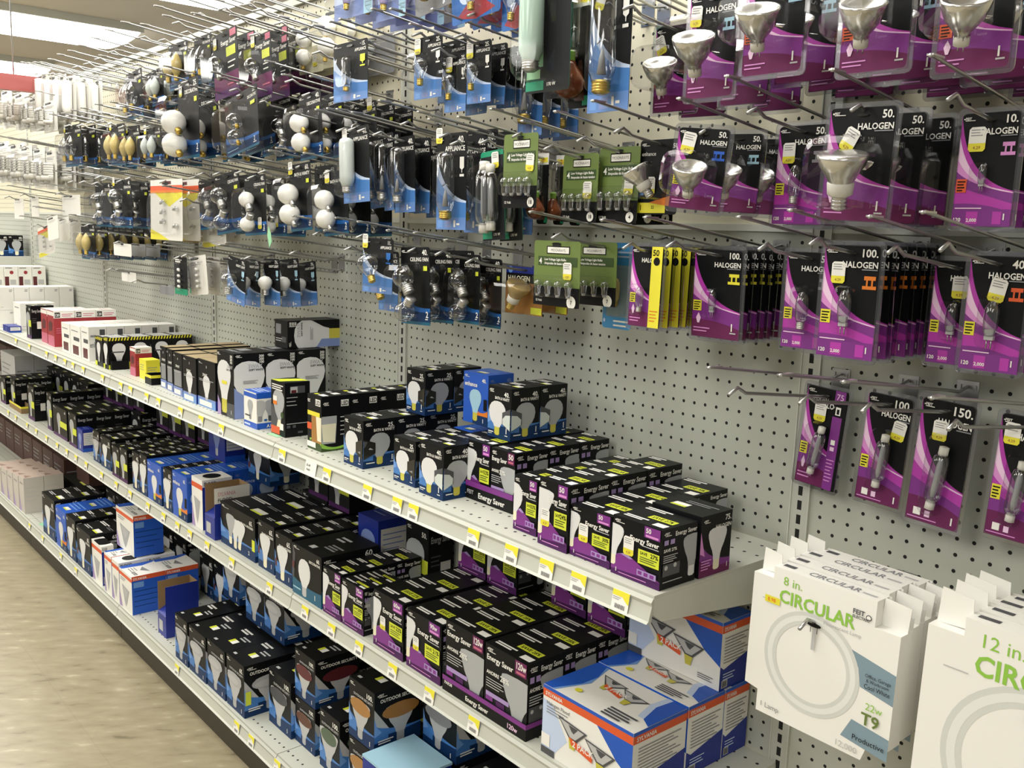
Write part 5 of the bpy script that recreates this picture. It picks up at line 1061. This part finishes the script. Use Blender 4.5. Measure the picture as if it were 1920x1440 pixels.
B_('B', 'flood1', (True,), (174, 1081), 193, 1012, rx=214, n=1, label='blue carton with round hole in white lid')
upper('flood1', (), (223, 948), 252, 1020, 306, 'flood carton standing on top of the others', 1, sh='B', base=fh_+.012)
B_('B', 'track', ('65', 'RECESSED'), (146, 1059), 172, 986, rx=226, n=2, label='black 65 recessed carton, right of the tall ones')
B_('B', 'track', ('65', 'RECESSED'), (127, 1040), 144, 966, d=.10, n=2, label='black 65 recessed carton, second of the tall ones')
B_('B', 'enhance', ('65', False), (107, 1020), 126, 950, d=.10, n=2, label='blue 65 carton among the tall black ones')
B_('B', 'track', ('65', 'RECESSED'), (82, 996), 105, 924, d=.10, n=2, label='black 65 recessed carton, leftmost of the tall ones')
open_carton('B', (297, 1184), 312, 1092, .11, 'opened dark blue carton with cut front on bottom shelf', 'dblue', 'kraft', [('r', 0, 0, 1, .9, 'dblue'), ('r', 0, .9, 1, 1, 'dblue')])
ws = B_('B', 'white', (3,), (38, 955), 47, 893, n=2, label='greyish white carton, rightmost at far left', d=.085)
B_('B', 'white', (3,), (27, 947), 36.5, 888, d=.085, n=2, label='greyish white carton, second at far left')
B_('B', 'white', (3,), (16, 939), 25.5, 882, d=.085, n=2, label='greyish white carton, third at far left')
B_('B', 'white', (3,), (5, 931), 14.5, 876, d=.085, n=2, label='greyish white carton, fourth at far left')
B_('B', 'white', (3,), (-8, 922), 3, 870, d=.085, n=2, label='greyish white carton at the left edge')
B_('B', 'dark', ('100',), None, 340, 0, Y=-.16, tl=(100, 870), d=.12, n=1, label='dark carton lying behind the white ones', X=atY(108, 900, -.18).x, w=.35, h=.12)

backfill('B', 'outdoor', ('100', 'grey'), [-1.18+.135*i for i in range(8)], .13, .15, -.10, 'outdoor carton on the bottom shelf')
backfill('B', 'track', ('65',), [-2.40+.125*i for i in range(9)], .12, .15, -.09, 'bulb carton low in the second section')
backfill('B', 'track', ('65',), [-3.60+.135*i for i in range(8)], .13, .15, -.09, 'bulb carton low in the third section')
backfill('B', 'brick', ('brown',), [-6.0+.2*i for i in range(12)], .19, .165, -.12, 'brown carton low at the far left')
# small raised shelf at the far left
P = atY(53, 480, 0); P.x = -4*SEC-.02; zs = P.z
r_ = bpy.data.objects.new('gondola_shelf', None); COL.objects.link(r_); r_.location = (P.x-1.0, 0, zs)
mb = MB(); mb.box(0, 1.0, -.28, -.008, -.004, 0, 'perforated'); mb.box(0, 1.0, -.283, -.28, -.035, 0, 'rail'); link('deck', mb.mesh('deck'), r_)
mb = MB(); mb.prism([(0, 0), (0, .001), (.001, .001)], 0, .001, 'shelf_paint'); mb = MB(); n_ = [(-.008, -.004), (-.008, -.09), (-.05, -.085), (-.279, -.036), (-.279, -.004)]
v_ = [(.998, y, z) for y, z in n_]+[(1.0, y, z) for y, z in n_]; mb.add(v_, [(0, 1, 2, 3, 4), (9, 8, 7, 6, 5)]+[(i, i+5, (i+1) % 5+5, (i+1) % 5) for i in range(5)], 'shelf_paint'); link('bracket', mb.mesh('bracket'), r_)
tag(r_, 'small raised grey shelf at the far left under the spiral bulbs', 'shelf')
SHELF['R'] = (zs, .28)
B_('R', 'track', ('60', 'SOFT WHITE', 'A'), None, 20, 0, Y=-.265, tl=(-4, 424), d=.075, n=3, label='dark bulb carton on the raised far left shelf', X=P.x-.13, w=.09, h=.115)
B_('R', 'track', ('60', 'SOFT WHITE', 'A'), None, 20, 0, Y=-.265, tl=(-4, 424), d=.075, n=3, label='dark bulb carton, left one on the raised far left shelf', X=P.x-.24, w=.09, h=.115)
# ------------------------------------------------------------------ packs on the hooks (tl, right column, bottom row, depth)
ST = (.14, .66)
# lowest row on the right
hang('tube75', (1516, 722), 1594, 908, -.035, 'narrow 75 halogen pack with purple strip', 1, roll=4, sticker=(.25, .66))
hang('tube100', (1630, 735), 1717, 940, -.05, '100 halogen pack with tube lamp, lowest row', 1, roll=3, sticker=(.60, .62, 8))
hang('tube150', (1731, 745), 1835, 980, -.055, '150 halogen pack with tube lamp, lowest row', 1, roll=3, sticker=(.28, .68))
hang('tube100', (1880, 774), 1985, 1008, -.06, 'tube halogen pack cut by the right edge, lowest row', 1, roll=2, sticker=(.10, .76))
# third row
hang('pin100', (1305, 466), 1396, 630, -.17, '100 halogen pack with yellow pin sign', 8, .016)
hang('capsule50', (1478, 471), 1566, 650, -.17, 'small 10 halogen pack behind the 100 halogen', 1)
hang('pin100b', (1549, 458), 1656, 666, -.19, '100 halogen pack with orange pin sign', 7, .020, sticker=(.16, .66))
hang('halplain', (1756, 487), 1850, 680, -.10, 'darker halogen pack behind the 40 halogen', 1, sticker=(.40, .64))
hang('pin40', (1822, 478), 1935, 692, -.13, '40 halogen pack at the right edge', 4, .02, sticker=(.35, .62, 10))
hang('narrow50', (1187, 461), 1246, 610, -.24, 'narrow black pack with bright yellow strip', 5, .022, sticker=(.66, .66))
hang('bluecard', (1136, 454), 1190, 614, -.13, 'light blue lamp card behind the yellow strip pack', 1)
hang('green7', (1003, 450), 1090, 570, -.26, 'green card with four bulbs in the third row', 2, .09, sticker=(.66, .42))
hang('goldpar', (950, 498), 1020, 585, -.15, 'gold halogen reflector pack beside the green card', 2, .07)
# second row
hang('capsule50', (1463, 238), 1556, 420, -.16, 'small 50 halogen pack left of the reflector', 3, .03, sticker=(.12, .62))
hang('par20', (1556, 206), 1688, 414, -.27, '50 halogen reflector pack with tilted tag', 3, .075, roll=2, yaw=-4, sticker=(.18, .66, 28), mixed='par20')
hang('capsule10', (1806, 214), 1918, 424, -.18, '10 halogen pack at the right edge', 3, .03, sticker=(.16, .66))
hang('silver', (1280, 244), 1364, 394, -.29, 'shiny tilted 50 halogen pack', 3, .085, roll=5, yaw=14, sticker=(.08, .70, 8), mixed='mr16')
hang('led50', (1202, 264), 1276, 402, -.19, 'black 50 LED lamp pack beside the green cards', 1, sticker=(.20, .26))
hang('green4', (1126, 278), 1202, 418, -.22, 'green card with four bulbs, nearest the LED pack', 3, .045, sticker=(.66, .38, 4))
hang('green18', (1058, 290), 1124, 416, -.21, 'green card with four bulbs, middle of three', 2, .04, sticker=(.62, .34))
hang('green18', (946, 253), 1010, 390, -.28, 'green card with four bulbs, leftmost of three', 1, sticker=(.68, .50, 4))
hang('sodium', (1010, 288), 1030, 420, -.14, 'dark lamp pack with orange price, behind green cards', 4, .03)
hang('glassrod', (902, 284), 944, 450, -.25, 'long glass rod lamp pack beside the green card', 5, .035, roll=-5, sticker=(.52, .80))
# top row, right
hang('mr16', (1297, -6), 1386, 187, -.25, '50 halogen reflector pack, left of the top row', 4, .05, sticker=(.02, .70, 4))
hang('mr16', (1232, 54), 1312, 212, -.17, 'halogen reflector pack with tilted tag, behind the top row', 2, .04, sticker=(.08, .66, -20))
hang('mr16', (1404, -58), 1517, 144, -.27, '50 halogen reflector pack, second of the top row', 5, .05, sticker=(.24, .84, -25))
hang('mr16', (1590, -70), 1720, 140, -.26, '50 halogen reflector pack, third of the top row', 4, .05)
hang('mr16', (1774, -82), 1915, 138, -.26, '50 halogen reflector pack at the top right corner', 4, .05, sticker=(.5, .80))
# more packs seen between the two top rows
hang('halplain', (1690, 250), 1770, 425, -.06, 'dark halogen pack at the back beside the reflector', 1)
# tall appliance bulbs and discharge lamps at the top
hang('app40c', (1112, -60), 1190, 212, -.26, 'tall blue and black tube bulb pack at the top', 5, .030, sticker=(.10, .72, 20))
hang('hid', (992, -40), 1074, 176, -.29, 'pale green discharge lamp pack', 1, sticker=None)
hang('sodium', (1030, -30), 1076, 186, -.24, 'dark lamp pack with green cap behind the pale green one', 1)
hang('sodium', (1074, -20), 1112, 204, -.22, 'dark lamp pack with green cap beside the tall pack', 2, .05)
hang('app40c', (976, 62), 1022, 256, -.14, 'blue and black tube bulb pack below the discharge lamps', 4, .024, sticker=(.02, .70))
# appliance bulbs, top middle
hang('app15', (626, 86), 690, 194, -.30, '15 appliance bulb pack hanging alone', 1)
hang('app25', (778, 74), 830, 188, -.26, '25 appliance bulb pack with clear bulb', 2, .06, sticker=(.03, .74))
hang('app25', (836, 106), 876, 212, -.24, '25 appliance bulb pack, lower middle of three', 2, .05, sticker=(.06, .70))
hang('app25', (875, 82), 922, 196, -.24, '25 appliance bulb pack, right one of three', 3, .035, sticker=(.04, .74), roll=0)
# purple, grey and blue reflector packs at the very top
hang('purpletop', (628, -56), 700, 42, -.29, 'pale purple reflector pack at the top', 4, .05)
hang('purpletop', (706, -66), 762, 43, -.25, 'second pale purple reflector pack at the top', 4, .05)
hang('greyclear', (776, -80), 862, 30, -.27, 'grey clear reflector pack with brass base', 3, .06, roll=-6)
hang('bluered', (846, -60), 936, 46, -.26, 'blue pack with red swirl at the top', 4, .05, roll=-4)
hang('bluered', (944, -50), 1000, 60, -.22, 'blue pack beside the discharge lamp', 3, .05)
# cream globes
hang('creamglobe', (560, 52), 606, 142, -.14, 'cream globe pack near the ceiling', 2, .05, sticker=(.6, .12))
hang('creamglobe', (606, 22), 652, 130, -.10, 'pale globe pack beside the 15 appliance pack', 2, .04)
hang('greyclear', (660, 80), 740, 150, -.05, 'grey reflector pack close to the board', 1)
# energy saver candelabra packs
hang('saver', (398, 66), 444, 188, -.26, 'black and purple saver pack, left of three', 4, .045, roll=-5, sticker=(.06, .78))
hang('saver', (470, 70), 508, 186, -.27, 'black and purple saver pack, middle of three', 2, .04, roll=-4, sticker=(.04, .84))
hang('saver', (502, 58), 540, 176, -.20, 'black and purple saver pack, right of three', 4, .04, roll=-3)
# decorative globe packs
hang('globe2', (333, 153), 372, 300, -.28, '25 decorative pack with two white globes', 1, roll=-2, sticker=(.1, .80))
hang('globe2', (372, 176), 402, 300, -.24, '25 decorative pack turned behind the first', 3, .05, roll=-5, yaw=10)
hang('globe2c', (412, 182), 492, 290, -.29, '25 decorative pack with two clear globes', 1, roll=-6, yaw=-6)
hang('globe2c', (456, 180), 512, 288, -.22, '25 decorative pack with clear globes, behind', 3, .05, roll=-7, sticker=(.1, .8))
hang('fanclear', (516, 202), 556, 300, -.22, 'clear bulb pack between the globe packs', 3, .05, roll=-3)
hang('globe40', (560, 178), 602, 300, -.28, '40 decorative pack with two white globes', 1, roll=-5)
hang('globe40', (602, 178), 644, 300, -.23, '40 decorative pack half hidden by the 15 appliance', 2, .06, roll=-5)
hang('globe2c', (664, 196), 706, 300, -.21, '60 decorative pack with clear globe', 3, .05, roll=-4, sticker=(.62, .84))
# 40 appliance row
hang('app40f', (643, 241), 692, 380, -.28, '40 appliance pack with frosted tube', 1, roll=-3, sticker=(.0, .82))
hang('app40e', (690, 246), 720, 390, -.22, '40 appliance pack right of the frosted tube', 2, .04, roll=-4)
hang('app40e', (720, 250), 738, 395, -.17, 'narrow 40 appliance pack seen edge on', 1, roll=-4)
hang('app40e', (739, 258), 778, 398, -.22, '40 appliance pack, third from the frosted tube', 2, .04, roll=-2)
hang('app40e', (777, 268), 802, 400, -.16, '40 appliance pack, fourth from the frosted tube', 1, roll=-3)
hang('app40e', (800, 275), 822, 408, -.12, '40 appliance pack, fifth from the frosted tube', 1, roll=-2)
hang('app40c', (820, 252), 876, 430, -.27, '40 appliance pack with long clear tube', 2, .05, sticker=(.0, .90))
hang('app40c', (876, 246), 934, 436, -.22, '40 appliance pack second with long clear tube', 3, .04, sticker=None)
# globes, ceiling fan and orange cards (third row, left)
hang('globe60', (542, 308), 582, 432, -.29, '60 bath pack with two white globes', 2, .07, roll=-4, sticker=(.0, .86))
hang('globe60', (606, 322), 652, 440, -.27, '60 bath pack, second with white globes', 3, .06, roll=-5, sticker=(.1, .84))
hang('fanwhite', (458, 330), 498, 440, -.28, '40 ceiling fan pack with two white bulbs', 1, roll=-3, sticker=(.64, .10))
hang('fanwhite', (500, 336), 536, 442, -.22, '40 ceiling fan pack, second with white bulbs', 2, .06, roll=-2, sticker=(.4, .16))
hang('fanclear', (402, 326), 448, 436, -.26, '40 ceiling fan pack with clear bulbs', 2, .06, roll=-6)
hang('fanclear', (372, 336), 420, 428, -.30, 'clear bulb pack left of the ceiling fan packs', 1, roll=-4)
hang('orange', (282, 338), 342, 448, -.28, 'orange and yellow card of small clear bulbs', 2, .05)
hang('orange', (376, 380), 420, 460, -.20, 'orange and yellow card partly behind clear bulbs', 2, .05, roll=-6)
hang('tancard', (342, 350), 372, 454, -.20, 'tan card of small amber bulbs', 3, .05)
# night lights
hang('nightclear', (428, 482), 462, 566, -.30, 'night light pack with clear bulb', 1, roll=6)
hang('night', (452, 484), 488, 570, -.27, 'night light pack with white bulb, front one', 1, sticker=(.0, .72))
hang('night', (494, 484), 524, 570, -.22, 'night light pack, third of the group', 1, roll=-2)
hang('night', (524, 484), 560, 572, -.18, 'night light pack, fourth of the group', 1, roll=-5)
hang('night', (552, 490), 592, 570, -.12, 'night light pack, rightmost of the group', 1, roll=-7)
# ceiling fan and appliance bulbs on the bare board
hang('app11', (682, 446), 738, 546, -.30, 'appliance pack with clear pear bulb', 1, sticker=(.0, .82))
hang('app11', (712, 470), 748, 580, -.18, 'appliance pack behind the clear pear bulb', 2, .06)
hang('fanclear', (752, 462), 806, 604, -.27, '40 ceiling fan pack on bare board, first', 1, roll=-2)
hang('fanclear', (806, 468), 850, 602, -.23, '40 ceiling fan pack on bare board, second', 2, .03, roll=-2)
hang('fanclear', (862, 476), 902, 604, -.20, '40 ceiling fan pack on bare board, third', 1)
hang('fanclear', (902, 484), 942, 612, -.16, '40 ceiling fan pack on bare board, fourth', 1)
# left part of the wall
hang('candleclear', (236, 138), 266, 226, -.24, 'clear candle bulb pack under the ceiling', 5, .04, roll=-4)
hang('candle', (284, 132), 306, 200, -.22, 'frosted candle bulb pack under the ceiling', 3, .05, roll=-3)
hang('amber', (316, 86), 352, 172, -.24, 'amber candle bulb pack under the ceiling', 3, .06)
hang('candleclear', (364, 72), 396, 160, -.26, 'bright clear bulb pack under the ceiling', 2, .05)
for i, (a, b, t_, d_) in enumerate(((78, 92, 140, -.26), (96, 108, 142, -.24), (112, 124, 142, -.22), (128, 142, 144, -.20))):
    hang('palelong', (a, t_), b, t_+86, d_, ('pale long tube pack, first from the left', 'pale long tube pack, second from the left', 'pale long tube pack, third from the left', 'pale long tube pack, fourth from the left')[i], 3, .05)
hang('candleclear', (120, 238), 152, 314, -.27, '40 clear bulb pack in the left second row', 5, .045, sticker=(.0, .86))
hang('amber', (206, 236), 234, 312, -.26, 'amber candle bulb pack, left of two', 2, .05, sticker=(.0, .88))
hang('amber', (236, 242), 262, 314, -.24, 'amber candle bulb pack, right of two', 2, .05, sticker=(.0, .88))
hang('candle', (271, 242), 302, 306, -.27, 'frosted candle bulb pack, second row', 2, .05, sticker=(.0, .84))
hang('candleclear', (306, 240), 350, 312, -.20, 'clear candle bulb pack below the white globes', 2, .05)
hang('fanclear', (212, 338), 246, 426, -.28, 'clear bulb pack left of the orange card', 3, .05, sticker=(.0, .88))
hang('fanclear', (178, 344), 208, 424, -.26, 'clear bulb pack at the left of the third row', 2, .05)
hang('fanclear', (248, 342), 276, 428, -.22, 'dark clear bulb pack beside the orange card', 2, .04)
hang('amber', (152, 420), 178, 484, -.285, 'amber candle bulb pack of the fourth row', 7, .034)
for i in range(3):
    hang('whitecard', (88+i*21, 406+i*2), 108+i*21, 448+i*2, -.29+.05*i, ('white folded card, left of three', 'white folded card, middle of three', 'white folded card, right of three')[i], 1, roll=-6)
for i, (a, b) in enumerate(((213, 246), (246, 273), (274, 300))):
    hang('whitecard' if i == 0 else 'greycard', (a, 455+i), b, 478+i, -.27+.06*i, ('pale small card above the thin hook', 'grey small card, second above the thin hook', 'grey small card, third above the thin hook')[i], 1)
hang('whitecard', (228, 508), 255, 526, -.22, 'small white card low on the left board', 1)
hang('greycard', (300, 531), 326, 550, -.18, 'small pale card low beside the white bulbs', 1)
hang('c7card', (326, 480), 350, 550, -.28, 'dark green card of small white bulbs', 2, .05)
hang('c7pale', (354, 478), 386, 550, -.25, 'pale card of small white bulbs', 1, roll=-6)
hang('c7pale', (388, 480), 412, 550, -.18, 'clear pack of small bulbs beside the night lights', 2, .05)
# spiral bulbs, far left
for i, (a, b) in enumerate(((2, 22), (27, 50), (54, 76), (82, 106))):
    hang('cfl', (a, 172+i*7), b, 244+i*2, -.28+.01*i, ('white spiral bulb pack, first of the upper left row', 'white spiral bulb pack, second of the upper left row', 'white spiral bulb pack, third of the upper left row', 'white spiral bulb pack with red label, fourth of the row')[i], 3, .06)
for i, (a, b) in enumerate(((-4, 18), (18, 38), (38, 60), (62, 84), (86, 106), (106, 124), (126, 150))):
    hang('cfl', (a, 268+i*4), b, 344+i*3, -.27+.01*i, ('spiral bulb pack at the left edge, second row', 'spiral bulb pack, second in the lower left row', 'spiral bulb pack, third in the lower left row', 'spiral bulb pack, fourth in the lower left row', 'spiral bulb pack, fifth in the lower left row', 'spiral bulb pack, sixth in the lower left row', 'spiral bulb pack, seventh in the lower left row')[i], 2, .07)
for i, (a, b, t_) in enumerate(((26, 44, 372), (58, 72, 368), (116, 150, 366))):
    hang('whitecard', (a, t_), b, t_+38, -.24, ('pale carton card under the spiral bulbs, left', 'pale carton card under the spiral bulbs, middle', 'pale carton card under the spiral bulbs, right')[i], 1)
hang('orange', (70, 422), 100, 476, -.25, 'orange and green card under the spiral bulbs', 1, roll=-8)

# bare hooks waiting for stock
def bare(px, py, label, up=True):
    """the upper arm's tip shows at this pixel"""
    P = atY(px, py, -.35); hook(P.x, P.z-.068, label, upper=up, group='bare wire hooks')
for i, (a, b) in enumerate(((290, 10), (257, 26), (228, 40), (198, 55), (172, 70), (148, 84), (128, 94), (108, 101), (91, 110), (96, 128), (330, -8), (375, -20), (420, -30), (478, 4), (524, 30))):
    bare(a, b, f'bare wire hook of the top row, number {i+1} counted from the red sign end' if False else 'bare wire hook below the ceiling, '+('tip nearest the big ceiling light', 'second left of that light tip', 'third left of that light tip', 'fourth left of that light tip', 'fifth left of that light tip', 'sixth left of that light tip', 'seventh left of that light tip', 'eighth left of that light tip', 'ninth left of that light tip', 'last before the red sign', 'first right of the light tip', 'second right of the light tip', 'third right of the light tip', 'pointing at the saver packs', 'pointing at the cream globes')[i])
R2 = [(300, 170), (264, 178), (229, 185), (207, 191), (179, 195), (152, 202), (134, 206), (116, 212), (354, 160), (404, 136), (452, 127), (498, 114), (548, 58), (588, 47), (638, 35), (698, 16)]
for i, (a, b) in enumerate(R2): bare(a, b, 'bare wire hook of the second row, '+('beside the two white globes', 'second left of the white globes', 'third left of the white globes', 'fourth left of the white globes', 'fifth left of the white globes', 'sixth left of the white globes', 'seventh left of the white globes', 'leftmost by the spiral bulbs', 'above the two white globes', 'in front of the left saver pack', 'in front of the middle saver pack', 'in front of the right saver pack', 'over the cream globe', 'left of the 15 appliance pack', 'above the 15 appliance pack', 'under the pale purple packs')[i])
R3 = [(407, 292), (449, 290), (505, 282), (372, 298), (336, 298), (272, 303), (244, 306), (205, 310), (182, 311), (161, 314), (120, 320), (100, 320)]
for i, (a, b) in enumerate(R3): bare(a, b, 'bare wire hook of the third row, '+('under the first clear globes', 'under the second clear globes', 'right of the clear globes', 'right of the white globes', 'under the white globes', 'under the frosted candles', 'left of the frosted candles', 'under the amber packs', 'left under the amber packs', 'under the black packs', 'by the 40 clear pack', 'leftmost of the third row')[i])
R4 = [(550, 405), (596, 407), (630, 408), (682, 430), (507, 443), (516, 464), (545, 211), (593, 205), (645, 196), (712, 188), (805, 223)]
for i, (a, b) in enumerate(R4): bare(a, b, 'bare wire hook '+('crossing the lower white globes', 'second crossing the lower white globes', 'third beside the lower white globes', 'over the clear pear bulb', 'with a green tag on its tip', 'below the green tagged hook', 'before the 40 decorative globes', 'second before the 40 decorative globes', 'under the 15 appliance pack', 'right of the 15 appliance pack', 'over the 40 appliance cards')[i])
P = atY(505, 438, -.352); mb = MB(); mb.prism([(0, .018), (.012, 0), (.016, -.02), (.004, -.034), (-.006, -.004)], -.0004, .0004, 'tape'); o = link('green_tag', mb.mesh('green_tag'), None, (P.x, P.y-.002, P.z)); tag(o, 'torn green paper tag on the tip of a bare hook', 'tag')
for (a, b, lb) in ((1325, 689, 'wire hook with long label arm left of the upright'), (1467, 713, 'wire hook label arm above the 100 halogen tube pack'), (1580, 722, 'wire hook label arm above the 150 halogen tube pack'), (1800, 760, 'wire hook label arm at the lower right edge')):
    pass
# ------------------------------------------------------------------ circular lamp cartons
def circ_mesh(s, d, big):
    """square carton of side s and depth d with cut-away corner tabs"""
    n, q = s*.10, s*.16
    mb = MB()
    body = [(-s/2, -s/2+q), (-s/2+n, -s/2+q*.9), (-s/2+n, -s/2), (s/2-q, -s/2), (s/2-q*.75, -s/2+q*.8), (s/2, -s/2+q*.8), (s/2, s/2-q), (s/2-q, s/2-q), (s/2-q, s/2), (-s/2+q*.9, s/2), (-s/2+q*.9, s/2-q*.5), (-s/2, s/2-q*.5)]
    mb.prism(body, -d, -d+.001, 'white')
    mb.prism([(-x, z) for x, z in reversed(body)], -.001, 0, 'white')
    # side walls set in from the outline
    for i in range(len(body)):
        a, b = body[i], body[(i+1) % len(body)]
        mb.add([(a[0], -d+.001, a[1]), (b[0], -d+.001, b[1]), (b[0], -.001, b[1]), (a[0], -.001, a[1])], [(0, 1, 2, 3)], 'white')
    k = 40; C_ = [(.02*s+.33*s*math.cos(2*math.pi*i/k), -.04*s+.33*s*math.sin(2*math.pi*i/k)) for i in range(k)]
    ri = [(.02*s+.245*s*math.cos(2*math.pi*i/k), -.04*s+.245*s*math.sin(2*math.pi*i/k)) for i in range(k)]
    f = [('p', [(.70, .66), (1, .60), (1, .41), (.79, .45), (.77, .56)], 'slate'), ('p', [(.70, .10), (1, .06), (1, .20), (.76, .23)], 'slate')] if not big else []
    rr = 0 if not big else .02
    f += [('ring', .455, .455, .245+rr, .33+rr, 'ringgrey'), ('ring', .455, .455, .27+rr, .305+rr, 'ringlight')]
    f += [('t', '12 in.' if big else '8 in.', .22, .90, .058, 'lime', 'l', .4, False), ('t', 'CIRCULAR', .20, .785, .085, 'lime', 'l', .52), ('r', .08, .77, .18, .775, 'lgrey'), ('t', 'Fluorescent Lamp', .52, .745, .025, 'lgrey', 'l', .3, False)]
    if not big:
        f += [('c', .80, .885, .018, .018, 'dgrey'), ('c', .80, .885, .013, .013, 'white'), ('t', 'FEIT', .70, .885, .03, 'dgrey', 'l', .12), ('t', 'ELECTRIC', .70, .86, .018, 'dgrey', 'l', .12), ('r', .10, .755, .21, .80, 'yellow'), ('t', '8.98', .12, .765, .025, 'orange', 'l', .1), ('t', '22w', .84, .33, .045, 'lime', 'l', .14, False), ('t', 'T9', .82, .235, .075, 'green', 'l', .16), ('t', 'Productive', .78, .115, .035, 'ink', 'l', .2, False), ('t', '1 Lamp', .14, .05, .035, 'grey', 'l', .2, False), ('t', '12,000', .68, .03, .04, 'lgrey', 'l', .18, False), ('t', 'Office, Garage', .82, .53, .022, 'ink', 'l', .16, False), ('t', '& Workroom', .83, .50, .022, 'ink', 'l', .14, False), ('t', 'Cool White', .82, .46, .03, 'ink', 'l', .16, False)]
    f += [('c', .46, .72, .05, .014, 'ink'), ('r', .455, .56, .475, .70, 'lgrey'), ('r', .44, .67, .445, .71, 'dgrey'), ('r', .485, .67, .49, .71, 'dgrey')]
    face(mb, (-s/2, -d, -s/2), (1, 0, 0), (0, 0, 1), s, s, f, .0002)
    face(mb, (-s/2+q*.9, -d, s/2), (1, 0, 0), (0, 1, 0), s-q*1.9, d, [('t', 'CIRCULAR', .3, .3, .45, 'grey', 'l', .5), ('r', .04, .35, .16, .65, 'dgrey'), ('r', .82, .35, .95, .5, 'lgrey')])
    me = mb.mesh('carton')
    # corner tabs of the back panel stand up behind the cut corners
    tb = MB(); tb2 = MB(); tb.prism([(s/2-q*1.05, s/2-q*1.05), (s/2, s/2-q), (s/2+.002, s/2-q*.05), (s/2-q*.95, s/2+q*.05)], -d*.45, -d*.42, 'white'); tb2.prism([(-s/2+q*.05, s/2-q*.5), (-s/2+q*.95, s/2-q*.45), (-s/2+q*.9, s/2+q*.35), (-s/2+q*.1, s/2+q*.45)], -d*.45, -d*.42, 'white')
    return me, tb.mesh('corner_tab'), tb2.mesh('corner_tab')
mat('ringgrey', 'd0d2ce', .4); mat('ringlight', 'e2e4e0', .4)
def circular(tl, tr, bl, Y, s_name, n, dy, big, hk):
    P = atY(tl[0], tl[1], Y); R_ = atY(tr[0], tr[1], Y); Bm = atY(bl[0], bl[1], Y)
    s = R_.x-P.x if not big else .305
    cx = P.x+s/2; cz = (P.z+Bm.z)/2 if not big else P.z-s/2
    d = .032; me, tb, tb2 = circ_mesh(s, d, big)
    for i in range(n):
        o = link('circular_lamp_carton', me, None, (cx+random.uniform(-.004, .004)*(i > 0), Y+d+i*dy, cz+random.uniform(-.003, .003)*(i > 0)), (0, DEG(.8+random.uniform(-.3, .3)*(i > 0)), 0))
        link('corner_tab', tb, o); link('corner_tab', tb2, o)
        tag(o, s_name if i == 0 else f'{ORD[i]} carton from the front, behind the {s_name}', 'box', 'cartons behind the '+s_name)
    hook(cx-.04*s, cz+s*.22-.092*abs(Y)+.002, f'wire hook that carries the {s_name}', LL, False)
circular((1411, 1104), (1692, 1158), (1394, 1266), -.262, 'white 8 inch circular lamp carton', 4, .036, False, (1508, 1134))
circular((1742, 1136), (2090, 1236), (1700, 1440), -.272, 'white 12 inch circular lamp carton', 4, .036, True, (1899, 1260))
